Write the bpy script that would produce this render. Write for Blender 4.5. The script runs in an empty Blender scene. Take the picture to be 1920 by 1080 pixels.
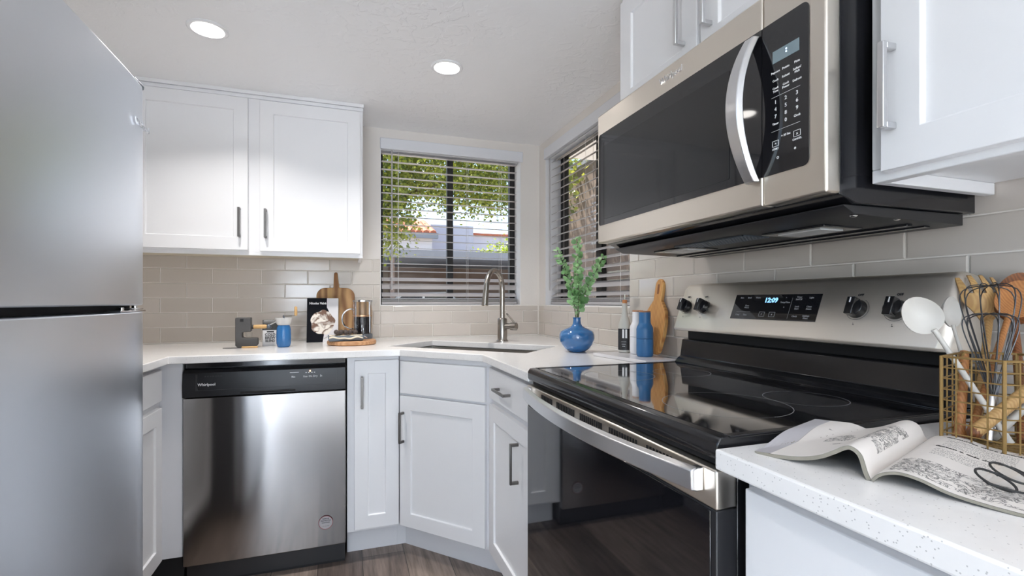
import bpy, bmesh, math, random
from mathutils import Vector, Matrix
random.seed(7)
S = bpy.context.scene
COL = S.collection
PI = math.pi

# ---------------------------------------------------------------- camera, sky, sun, exposure
cam_d = bpy.data.cameras.new('camera')
cam = bpy.data.objects.new('camera', cam_d); COL.objects.link(cam)
cam.location = (-1.147, -2.83, 1.125)
cam.rotation_euler = (PI/2, 0, -math.radians(18.85))
cam_d.sensor_width = 36; cam_d.lens = 36*911/1920
cam_d.shift_y = 25/1920
cam_d.clip_start = .02
S.camera = cam
S.view_settings.view_transform = 'Standard'
S.view_settings.look = 'None'
S.view_settings.gamma = 1
S.view_settings.use_curve_mapping = False
S.view_settings.exposure = 0.92
S.cycles.use_denoising = True
S.cycles.max_bounces = 10
S.cycles.diffuse_bounces = 6
S.cycles.glossy_bounces = 6
S.cycles.transparent_max_bounces = 16
S.cycles.sample_clamp_indirect = 6
S.cycles.caustics_reflective = False
S.cycles.caustics_refractive = False

W = bpy.data.worlds.new('sky'); S.world = W; W.use_nodes = True
wn = W.node_tree.nodes; wl = W.node_tree.links
sky = wn.new('ShaderNodeTexSky'); sky.sky_type = 'NISHITA'
sky.sun_disc = False; sky.sun_elevation = math.radians(62); sky.sun_rotation = math.radians(-32)
sky.air_density = 1.0; sky.dust_density = 0.8; sky.ozone_density = 1.5
wl.new(sky.outputs[0], wn['Background'].inputs[0]); wn['Background'].inputs[1].default_value = .20

sun_d = bpy.data.lights.new('sun', 'SUN'); sun_d.energy = 7.0; sun_d.angle = math.radians(.6); sun_d.color = (1, .94, .84)
sun = bpy.data.objects.new('sun', sun_d); COL.objects.link(sun)
sun.rotation_euler = Vector((.25, -.40, -.88)).to_track_quat('-Z', 'Y').to_euler()

LAMP = 3.05           # watts of each recessed ceiling lamp
FILL_GLOBE = 21.0        # radiance of the added fill globes, pendants and floor lamps, behind the viewer
# ---------------------------------------------------------------- materials
def srgb(h):
    h = h.lstrip('#'); c = [int(h[i:i+2], 16)/255 for i in (0, 2, 4)]
    return tuple((x/12.92 if x <= .04045 else ((x+.055)/1.055)**2.4) for x in c)
def newmat(name):
    m = bpy.data.materials.new(name); m.use_nodes = True
    nt = m.node_tree; return m, nt.nodes, nt.links, nt.nodes['Principled BSDF']
def P(name, col, rough=.5, metal=0, spec=.5, var=0, vscale=8, bump=0, bscale=60, coat=0, aniso=0, arot=.25, sheen=0):
    m, N, L, b = newmat(name)
    if isinstance(col, str): col = srgb(col)
    b.inputs['Base Color'].default_value = (*col, 1); b.inputs['Roughness'].default_value = rough
    b.inputs['Metallic'].default_value = metal; b.inputs['Specular IOR Level'].default_value = spec
    b.inputs['Coat Weight'].default_value = coat; b.inputs['Coat Roughness'].default_value = .05
    if sheen: b.inputs['Sheen Weight'].default_value = sheen
    tc = N.new('ShaderNodeTexCoord')
    if var:
        n = N.new('ShaderNodeTexNoise'); n.inputs['Scale'].default_value = vscale; n.inputs['Detail'].default_value = 4
        r = N.new('ShaderNodeMapRange'); r.inputs[3].default_value = 1-var; r.inputs[4].default_value = 1+var
        mx = N.new('ShaderNodeVectorMath'); mx.operation = 'SCALE'; mx.inputs[0].default_value = col
        L.new(tc.outputs['Object'], n.inputs['Vector']); L.new(n.outputs[0], r.inputs[0]); L.new(r.outputs[0], mx.inputs['Scale'])
        L.new(mx.outputs[0], b.inputs['Base Color'])
    if bump:
        n = N.new('ShaderNodeTexNoise'); n.inputs['Scale'].default_value = bscale; n.inputs['Detail'].default_value = 5
        bp = N.new('ShaderNodeBump'); bp.inputs['Strength'].default_value = bump; bp.inputs['Distance'].default_value = .003
        L.new(tc.outputs['Object'], n.inputs['Vector']); L.new(n.outputs[0], bp.inputs['Height']); L.new(bp.outputs[0], b.inputs['Normal'])
    if aniso:
        t = N.new('ShaderNodeTangent'); t.direction_type = 'RADIAL'; t.axis = 'Z'
        b.inputs['Anisotropic'].default_value = aniso; b.inputs['Anisotropic Rotation'].default_value = arot
        L.new(t.outputs[0], b.inputs['Tangent'])
    return m
def EM(name, col, s):
    m = bpy.data.materials.new(name); m.use_nodes = True; N = m.node_tree.nodes; N.clear()
    e = N.new('ShaderNodeEmission'); o = N.new('ShaderNodeOutputMaterial')
    e.inputs[0].default_value = (*(srgb(col) if isinstance(col, str) else col), 1); e.inputs[1].default_value = s
    m.node_tree.links.new(e.outputs[0], o.inputs[0]); return m
def GLASS(name, tint=(1, 1, 1), ior=1.45, gl=1.0):
    m = bpy.data.materials.new(name); m.use_nodes = True; N = m.node_tree.nodes; L = m.node_tree.links; N.clear()
    t = N.new('ShaderNodeBsdfTransparent'); g = N.new('ShaderNodeBsdfGlossy'); f = N.new('ShaderNodeLayerWeight'); f.inputs[0].default_value = .5
    pw = N.new('ShaderNodeMath'); pw.operation = 'POWER'; pw.inputs[1].default_value = 4.5
    ad = N.new('ShaderNodeMath'); ad.operation = 'MULTIPLY_ADD'; ad.inputs[1].default_value = .8; ad.inputs[2].default_value = ((ior-1)/(ior+1))**2
    mx = N.new('ShaderNodeMixShader'); o = N.new('ShaderNodeOutputMaterial')
    t.inputs[0].default_value = (*tint, 1); g.inputs['Roughness'].default_value = .02; 
    k = N.new('ShaderNodeMath'); k.operation = 'MULTIPLY'; k.inputs[1].default_value = gl
    L.new(f.outputs['Facing'], pw.inputs[0]); L.new(pw.outputs[0], ad.inputs[0]); L.new(ad.outputs[0], k.inputs[0]); L.new(k.outputs[0], mx.inputs[0])
    L.new(t.outputs[0], mx.inputs[1]); L.new(g.outputs[0], mx.inputs[2]); L.new(mx.outputs[0], o.inputs[0]); return m
def FROST(name):
    m, N, L, b = newmat(name); t = N.new('ShaderNodeBsdfTransparent'); mx = N.new('ShaderNodeMixShader'); mx.inputs[0].default_value = .62
    b.inputs['Base Color'].default_value = (.72, .71, .69, 1); b.inputs['Roughness'].default_value = .2
    L.new(t.outputs[0], mx.inputs[1]); L.new(b.outputs[0], mx.inputs[2]); L.new(mx.outputs[0], N['Material Output'].inputs[0]); return m
def WOOD(name, c1, c2, scale=(6, 6, 60), rough=.45, dist=3.0, axis='X', bands=14):
    m, N, L, b = newmat(name)
    tc = N.new('ShaderNodeTexCoord'); mp = N.new('ShaderNodeMapping'); mp.inputs['Scale'].default_value = scale
    w = N.new('ShaderNodeTexWave'); w.bands_direction = axis; w.inputs['Scale'].default_value = bands/10
    w.inputs['Distortion'].default_value = dist; w.inputs['Detail'].default_value = 3; w.inputs['Detail Scale'].default_value = 1.2
    n = N.new('ShaderNodeTexNoise'); n.inputs['Scale'].default_value = 3; n.inputs['Detail'].default_value = 6
    a = N.new('ShaderNodeMath'); a.operation = 'MULTIPLY_ADD'; a.inputs[1].default_value = .5
    h = N.new('ShaderNodeMath'); h.operation = 'MULTIPLY'; h.inputs[1].default_value = .5
    r = N.new('ShaderNodeValToRGB'); r.color_ramp.elements[0].color = (*srgb(c1), 1); r.color_ramp.elements[1].color = (*srgb(c2), 1)
    r.color_ramp.elements[0].position = .25; r.color_ramp.elements[1].position = .75
    L.new(tc.outputs['Object'], mp.inputs[0]); L.new(mp.outputs[0], w.inputs[0]); L.new(mp.outputs[0], n.inputs['Vector'])
    L.new(w.outputs[1], a.inputs[0]); L.new(n.outputs[0], h.inputs[0]); L.new(h.outputs[0], a.inputs[2]); L.new(a.outputs[0], r.inputs[0])
    L.new(r.outputs[0], b.inputs['Base Color']); b.inputs['Roughness'].default_value = rough
    return m

M = {}
M['white'] = P('white_cabinet_paint', (.80, .80, .81), .32, var=.012, vscale=3)
M['frame'] = P('cabinet_frame_paint', (.76, .76, .78), .4)
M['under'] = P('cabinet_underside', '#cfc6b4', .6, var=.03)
M['wall'] = P('beige_wall_paint', (.75, .715, .675), .8, bump=.15, bscale=120)
M['trimw'] = P('white_trim', (.78, .78, .79), .5)
M['grout'] = P('pale_grout', '#ebe7e1', .8, bump=.2, bscale=200)
M['steel'] = P('brushed_stainless', (.76, .70, .62), .30, 1, aniso=.6, var=.02, vscale=2)
M['steel_c'] = P('console_stainless', (.84, .78, .70), .42, 1, var=.02, vscale=2)
M['steel_f'] = P('fridge_stainless', (.70, .735, .79), .30, 1, aniso=.6, bump=.05, bscale=2.2)
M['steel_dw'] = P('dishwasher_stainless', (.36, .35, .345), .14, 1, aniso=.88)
M['steel_h'] = P('satin_handle_metal', (.70, .70, .71), .28, 1)
M['nickel'] = P('dark_reflection_nickel', (.17, .16, .152), .36, 1)  # dark reflections put into the pulls' colour; same metal as the bright pulls
M['faucet'] = P('brushed_faucet_nickel', (.36, .335, .305), .24, 1)
M['chrome'] = P('chrome', (.75, .75, .76), .12, 1)
M['black'] = P('black_gloss_enamel', (.012, .012, .014), .14)
M['blackm'] = P('black_satin_plastic', (.016, .016, .018), .38)
M['dark'] = P('dark_recess', (.006, .006, .007), .7)
M['bglass'] = P('black_glass', (.008, .008, .010), .04, spec=.75)
M['cookglass'] = P('cooktop_glass', (.010, .010, .012), .035, spec=1.0, coat=1.0)
M['mwglass'] = P('microwave_window_glass', (.016, .016, .017), .06, spec=.5)
M['fridge_side'] = P('grey_fridge_side', '#5b5c60', .45)
M['cavity'] = P('sink_steel', (.45, .43, .40), .3, 1)
M['frameblk'] = P('black_window_frame', (.010, .009, .009), .5)
M['slat'] = P('blind_slat', (.46, .44, .44), .5)
M['valance'] = P('blind_valance_white', (.72, .73, .76), .4)
M['cord'] = P('blind_cord', (.75, .74, .72), .7)
M['glass'] = GLASS('window_glass', ior=1.3)
M['jar'] = GLASS('clear_jar_glass', (.985, .99, .99), 1.3)
M['lens'] = P('frosted_lens', (.62, .62, .6), .35)
M['blue'] = P('blue_glaze', '#2d679f', .06, var=.06, vscale=12, coat=.8)
M['blue_m'] = P('blue_matt_plastic', '#336a9c', .4, var=.02)
M['blue_g'] = P('blue_gloss_plastic', '#2b659c', .22)
M['white_m'] = P('white_matt_plastic', (.78, .78, .80), .45)
M['stone'] = P('grey_white_bottle', '#b9b8b1', .35, var=.04)
M['cork'] = P('cork', '#c07f50', .8, var=.12, vscale=90)
M['lidwood'] = P('wooden_lid', '#b07a55', .5, var=.08, vscale=40)
M['lab_b'] = P('black_label', (.02, .02, .022), .5)
M['ink'] = P('black_ink', (.015, .015, .016), .6)
M['inkw'] = P('white_print', (.8, .8, .8), .5)
M['inkg'] = P('grey_print', (.35, .35, .36), .5)
M['inkred'] = P('sticker_red_ring', '#8a3b40', .5)
M['sticker'] = P('grey_sticker', '#a9a6a8', .4)
M['paper'] = P('paper', '#dcd6d0', .8, var=.02)
M['page_edge'] = P('page_edges', '#8d887c', .8, var=.15, vscale=60)
M['cover'] = P('grey_cover', '#b4b1b4', .5)
M['gold'] = P('brass_wire', '#94784a', .42, .6)
M['wirewh'] = P('whisk_wire', '#4a4a4c', .35, .7)
M['spoonw'] = P('white_spoon_plastic', '#c9c5be', .45)
M['darkgrey'] = P('charcoal_plastic', '#434140', .5, var=.03)
M['greymetal'] = P('zinc_grey', '#666e77', .45, .5, var=.08, vscale=30)
M['cloth'] = P('cream_cloth', '#d8cdb8', .9, bump=.5, bscale=200)
M['roll'] = P('dark_rolled_cloth', '#4d4440', .9, var=.2, vscale=60, bump=.4, bscale=150)
M['coffee'] = P('black_coffee', (.012, .010, .012), .1)
M['copper'] = P('copper_band', '#c49a78', .3, .8)
M['navy'] = P('navy_book_cover', '#0e1017', .7, spec=.15)
M['bookw'] = P('pale_book_cover', '#d8d6d8', .45, var=.03, vscale=20)
M['cake'] = None
M['marble'] = P('pale_marble', '#d6d3d4', .2, var=.05, vscale=14)
M['stem'] = P('green_stem', '#55653f', .6)
M['dial'] = P('lens_tint', (.8, .8, .8), .1)
M['lamp'] = EM('lamp_diffuser', (1, .96, .91), 7.0)
M['globe'] = EM('fill_light_globe', (.77, .87, 1.0), FILL_GLOBE)
M['lcd'] = EM('blue_clock_digits', (.22, .5, 1), 1.1)
M['lcdpanel'] = P('lcd_panel', '#7f9096', .2)
M['led'] = EM('orange_indicator', (1, .45, .2), 3.0)
M['mwdot'] = EM('display_dots', (.5, .65, 1), 3.0)
M['screw'] = P('screw_head', (.7, .7, .7), .25, 1)
M['rubber'] = P('black_rubber', (.02, .02, .02), .6)
M['terra'] = P('terracotta_tiles', '#c07052', .8, var=.2, vscale=3)
M['stucco'] = P('white_stucco', '#d8d4dc', .9, var=.03, vscale=.6)
M['stucco2'] = P('shaded_stucco', '#c3c0cc', .9, var=.03, vscale=.6)  # lavender cast of walls in shade, put into the stucco colour
M['brown'] = P('brown_stucco', '#75665b', .9, var=.14, vscale=2.5)
M['fascia'] = P('carport_fascia', '#8d8f97', .6, var=.08, vscale=1)
M['siding'] = P('brown_carport_wall', '#7d6a60', .85, var=.1, vscale=2)
M['bark'] = P('tree_bark', '#6b5844', .9, var=.25, vscale=12, bump=.6, bscale=20)
M['concrete'] = P('outdoor_concrete', '#bdb8b0', .9, var=.08, vscale=1.5)
M['carwhite'] = P('white_car_paint', (.75, .75, .76), .2, coat=.6)
M['carglass'] = P('car_glass', (.02, .022, .025), .05)
M['tyre'] = P('tyre_rubber', (.02, .02, .02), .8)

def ceiling_mat():
    m, N, L, b = newmat('knockdown_ceiling')
    b.inputs['Base Color'].default_value = (.91, .905, .905, 1); b.inputs['Roughness'].default_value = .55
    tc = N.new('ShaderNodeTexCoord'); n = N.new('ShaderNodeTexNoise'); n.inputs['Scale'].default_value = 22
    n.inputs['Detail'].default_value = 3; n.inputs['Distortion'].default_value = .8
    r = N.new('ShaderNodeMapRange'); r.inputs[1].default_value = .50; r.inputs[2].default_value = .60
    big = N.new('ShaderNodeTexNoise'); big.inputs['Scale'].default_value = 1.6
    rb = N.new('ShaderNodeMapRange'); rb.inputs[1].default_value = .42; rb.inputs[2].default_value = .62; rb.inputs[3].default_value = .12
    mu = N.new('ShaderNodeMath'); mu.operation = 'MULTIPLY'
    bp = N.new('ShaderNodeBump'); bp.inputs['Strength'].default_value = .35; bp.inputs['Distance'].default_value = .004
    L.new(tc.outputs['Object'], n.inputs['Vector']); L.new(tc.outputs['Object'], big.inputs['Vector'])
    L.new(n.outputs[0], r.inputs[0]); L.new(big.outputs[0], rb.inputs[0]); L.new(r.outputs[0], mu.inputs[0]); L.new(rb.outputs[0], mu.inputs[1])
    L.new(mu.outputs[0], bp.inputs['Height']); L.new(bp.outputs[0], b.inputs['Normal']); return m
M['ceiling'] = ceiling_mat()

def tile_mat():
    m, N, L, b = newmat('glazed_greige_tile')
    g = N.new('ShaderNodeNewGeometry'); r = N.new('ShaderNodeValToRGB')
    r.color_ramp.elements[0].color = (*srgb('#c4bcb3'), 1); r.color_ramp.elements[1].color = (*srgb('#cec6be'), 1)
    L.new(g.outputs['Random Per Island'], r.inputs[0]); L.new(r.outputs[0], b.inputs['Base Color'])
    b.inputs['Roughness'].default_value = .17
    tc = N.new('ShaderNodeTexCoord'); n = N.new('ShaderNodeTexNoise'); n.inputs['Scale'].default_value = 14; n.inputs['Detail'].default_value = 2
    bp = N.new('ShaderNodeBump'); bp.inputs['Strength'].default_value = .12; bp.inputs['Distance'].default_value = .006
    L.new(tc.outputs['Object'], n.inputs['Vector']); L.new(n.outputs[0], bp.inputs['Height']); L.new(bp.outputs[0], b.inputs['Normal'])
    return m
M['tile'] = tile_mat()

def quartz_mat():
    m, N, L, b = newmat('speckled_white_quartz')
    tc = N.new('ShaderNodeTexCoord')
    v = N.new('ShaderNodeTexVoronoi'); v.inputs['Scale'].default_value = 420
    n = N.new('ShaderNodeTexNoise'); n.inputs['Scale'].default_value = 45; n.inputs['Detail'].default_value = 3
    s = N.new('ShaderNodeSeparateColor'); lt = N.new('ShaderNodeMath'); lt.operation = 'LESS_THAN'; lt.inputs[1].default_value = .07
    d = N.new('ShaderNodeMath'); d.operation = 'LESS_THAN'; d.inputs[1].default_value = .33
    k = N.new('ShaderNodeMath'); k.operation = 'MULTIPLY'
    r = N.new('ShaderNodeValToRGB'); r.color_ramp.elements[0].color = (.79, .775, .76, 1); r.color_ramp.elements[1].color = (.85, .835, .82, 1)
    mx = N.new('ShaderNodeMix'); mx.data_type = 'RGBA'; mx.inputs['B'].default_value = (.52, .51, .50, 1)
    for x in (v, n): L.new(tc.outputs['Object'], x.inputs['Vector'])
    L.new(v.outputs['Color'], s.inputs[0]); L.new(s.outputs[0], lt.inputs[0]); L.new(v.outputs['Distance'], d.inputs[0])
    L.new(lt.outputs[0], k.inputs[0]); L.new(d.outputs[0], k.inputs[1]); L.new(n.outputs[0], r.inputs[0])
    L.new(r.outputs[0], mx.inputs['A']); L.new(k.outputs[0], mx.inputs['Factor']); L.new(mx.outputs['Result'], b.inputs['Base Color'])
    b.inputs['Roughness'].default_value = .16; return m
M['quartz'] = quartz_mat()

def floor_mat():
    m, N, L, b = newmat('dark_wood_planks')
    tc = N.new('ShaderNodeTexCoord'); mp = N.new('ShaderNodeMapping'); mp.inputs['Rotation'].default_value = (0, 0, PI/2)
    br = N.new('ShaderNodeTexBrick'); br.inputs['Scale'].default_value = 1; br.inputs['Brick Width'].default_value = 1.2
    br.inputs['Row Height'].default_value = .18; br.inputs['Mortar Size'].default_value = .0012
    br.inputs['Color1'].default_value = (*srgb('#5c514b'), 1); br.inputs['Color2'].default_value = (*srgb('#8c7d73'), 1)
    br.inputs['Mortar'].default_value = (.02, .018, .016, 1)
    g = N.new('ShaderNodeMapping'); g.inputs['Scale'].default_value = (38, 2.4, 1)
    n = N.new('ShaderNodeTexNoise'); n.inputs['Scale'].default_value = 1.4; n.inputs['Detail'].default_value = 8; n.inputs['Roughness'].default_value = .65
    r = N.new('ShaderNodeMapRange'); r.inputs[1].default_value = .25; r.inputs[2].default_value = .75; r.inputs[3].default_value = .35; r.inputs[4].default_value = 1.7
    sc = N.new('ShaderNodeVectorMath'); sc.operation = 'SCALE'
    L.new(tc.outputs['Object'], mp.inputs[0]); L.new(mp.outputs[0], br.inputs[0]); L.new(tc.outputs['Object'], g.inputs[0])
    L.new(g.outputs[0], n.inputs['Vector']); L.new(n.outputs[0], r.inputs[0]); L.new(br.outputs[0], sc.inputs[0]); L.new(r.outputs[0], sc.inputs['Scale'])
    L.new(sc.outputs[0], b.inputs['Base Color']); b.inputs['Roughness'].default_value = .38; return m
M['floor'] = floor_mat()

def leaf_mat(name, c1, c2, trans=.3, rough=.45):
    m, N, L, b = newmat(name)
    g = N.new('ShaderNodeNewGeometry'); r = N.new('ShaderNodeValToRGB')
    r.color_ramp.elements[0].color = (*srgb(c1), 1); r.color_ramp.elements[1].color = (*srgb(c2), 1)
    L.new(g.outputs['Random Per Island'], r.inputs[0]); L.new(r.outputs[0], b.inputs['Base Color']); b.inputs['Roughness'].default_value = rough
    t = N.new('ShaderNodeBsdfTranslucent'); L.new(r.outputs[0], t.inputs[0])
    mx = N.new('ShaderNodeMixShader'); mx.inputs[0].default_value = trans; o = N['Material Output']
    L.new(b.outputs[0], mx.inputs[1]); L.new(t.outputs[0], mx.inputs[2]); L.new(mx.outputs[0], o.inputs[0]); return m
M['euc'] = leaf_mat('eucalyptus_leaf', '#6d9d62', '#b9dfaa', .35)
M['treeleaf'] = leaf_mat('street_tree_leaf', '#55682a', '#b9bd4e', .4)
M['bushleaf'] = leaf_mat('bush_leaf', '#8fa035', '#c2cf55', .4)

M['frost'] = FROST('frosted_hopper')
M['w_acacia'] = WOOD('acacia_board', '#8a5f38', '#c09765', (5, 5, 1.5), .5, 9)
M['w_light'] = WOOD('light_beech', '#bd935e', '#cda76e', (60, 60, 5), .5, 5)
M['w_board'] = WOOD('striped_maple_board', '#b87a3e', '#dba866', (26, 26, .3), .45, .35)
M['w_round'] = WOOD('round_board_wood', '#b08159', '#c69a72', (5, 22, 22), .5, 5, 'Y')
M['w_dark'] = WOOD('dark_teak', '#70452a', '#935a34', (60, 60, 5), .45, 5)
M['w_mid'] = WOOD('orange_wood', '#a3693c', '#b87f4b', (60, 60, 5), .45, 5)
M['w_bark'] = WOOD('live_edge_board', '#7d634b', '#b8946b', (8, 8, 1), .7, 6)

def cake_mat():
    m, N, L, b = newmat('cookbook_photo')
    tc = N.new('ShaderNodeTexCoord'); n = N.new('ShaderNodeTexNoise'); n.inputs['Scale'].default_value = 22; n.inputs['Detail'].default_value = 3
    n.inputs['Distortion'].default_value = 1.2
    r = N.new('ShaderNodeValToRGB'); e = r.color_ramp.elements
    e[0].position = .44; e[0].color = (*srgb('#e6dfd4'), 1); e[1].position = .56; e[1].color = (*srgb('#6b4a34'), 1)
    L.new(tc.outputs['Object'], n.inputs['Vector']); L.new(n.outputs[0], r.inputs[0]); L.new(r.outputs[0], b.inputs['Base Color'])
    b.inputs['Roughness'].default_value = .4; return m
M['cake'] = cake_mat()

def page_mat(name, blocks, art):
    """printed page: blocks = (x0,x1,y0,y1) of body text rows across x, art = same for pen drawings (local metres)"""
    m, N, L, b = newmat(name)
    tc = N.new('ShaderNodeTexCoord'); sx = N.new('ShaderNodeSeparateXYZ'); L.new(tc.outputs['Object'], sx.inputs[0])
    def math_(op, a, c=None):
        n = N.new('ShaderNodeMath'); n.operation = op
        for i, q in enumerate((a, c)):
            if q is None: continue
            if isinstance(q, (int, float)): n.inputs[i].default_value = q
            else: L.new(q, n.inputs[i])
        return n.outputs[0]
    def inside(r):
        a = math_('GREATER_THAN', sx.outputs[0], r[0]); c = math_('LESS_THAN', sx.outputs[0], r[1])
        d = math_('GREATER_THAN', sx.outputs[1], r[2]); e = math_('LESS_THAN', sx.outputs[1], r[3])
        return math_('MULTIPLY', math_('MULTIPLY', a, c), math_('MULTIPLY', d, e))
    rows = math_('LESS_THAN', math_('FRACT', math_('MULTIPLY', sx.outputs[0], 190.)), .5)
    mp = N.new('ShaderNodeMapping'); mp.inputs['Scale'].default_value = (190, 900, 0); L.new(tc.outputs['Object'], mp.inputs[0])
    nz = N.new('ShaderNodeTexNoise'); nz.inputs['Scale'].default_value = 1; nz.inputs['Detail'].default_value = 1; L.new(mp.outputs[0], nz.inputs['Vector'])
    words = math_('MULTIPLY', rows, math_('GREATER_THAN', nz.outputs[0], .5))
    n2 = N.new('ShaderNodeTexNoise'); n2.inputs['Scale'].default_value = 60; n2.inputs['Detail'].default_value = 9; n2.inputs['Roughness'].default_value = .7
    n2.inputs['Distortion'].default_value = 2.5; L.new(tc.outputs['Object'], n2.inputs['Vector'])
    big = N.new('ShaderNodeTexNoise'); big.inputs['Scale'].default_value = 26; L.new(tc.outputs['Object'], big.inputs['Vector'])
    pen = math_('MULTIPLY', math_('LESS_THAN', math_('ABSOLUTE', math_('SUBTRACT', n2.outputs[0], .5)), .035), math_('GREATER_THAN', big.outputs[0], .45))
    tot = None
    for r in blocks:
        q = math_('MULTIPLY', inside(r), math_('MULTIPLY', words, .65)); tot = q if tot is None else math_('MAXIMUM', tot, q)
    for r in art:
        q = math_('MULTIPLY', inside(r), math_('MULTIPLY', pen, .85)); tot = q if tot is None else math_('MAXIMUM', tot, q)
    mx = N.new('ShaderNodeMix'); mx.data_type = 'RGBA'; mx.inputs['A'].default_value = (*srgb('#dcd6d0'), 1); mx.inputs['B'].default_value = (.03, .03, .03, 1)
    L.new(tot, mx.inputs['Factor']); L.new(mx.outputs['Result'], b.inputs['Base Color']); b.inputs['Roughness'].default_value = .75
    return m

def screen_mat():
    m = bpy.data.materials.new('insect_screen_weave'); m.use_nodes = True; N = m.node_tree.nodes; L = m.node_tree.links; b = N['Principled BSDF']
    b.inputs['Base Color'].default_value = (.05, .05, .055, 1)
    t = N.new('ShaderNodeBsdfTransparent'); tc = N.new('ShaderNodeTexCoord'); w = N.new('ShaderNodeTexWave'); w.bands_direction = 'Y'
    w.inputs['Scale'].default_value = 38; mp = N.new('ShaderNodeMapping'); mp.inputs['Rotation'].default_value = (math.radians(12), 0, 0)
    g = N.new('ShaderNodeMath'); g.operation = 'GREATER_THAN'; g.inputs[1].default_value = .62
    mx = N.new('ShaderNodeMixShader'); L.new(tc.outputs['Object'], mp.inputs[0]); L.new(mp.outputs[0], w.inputs[0]); L.new(w.outputs[1], g.inputs[0])
    L.new(g.outputs[0], mx.inputs[0]); L.new(t.outputs[0], mx.inputs[1]); L.new(b.outputs[0], mx.inputs[2]); L.new(mx.outputs[0], N['Material Output'].inputs[0]); return m
M['screen'] = screen_mat()

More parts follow.
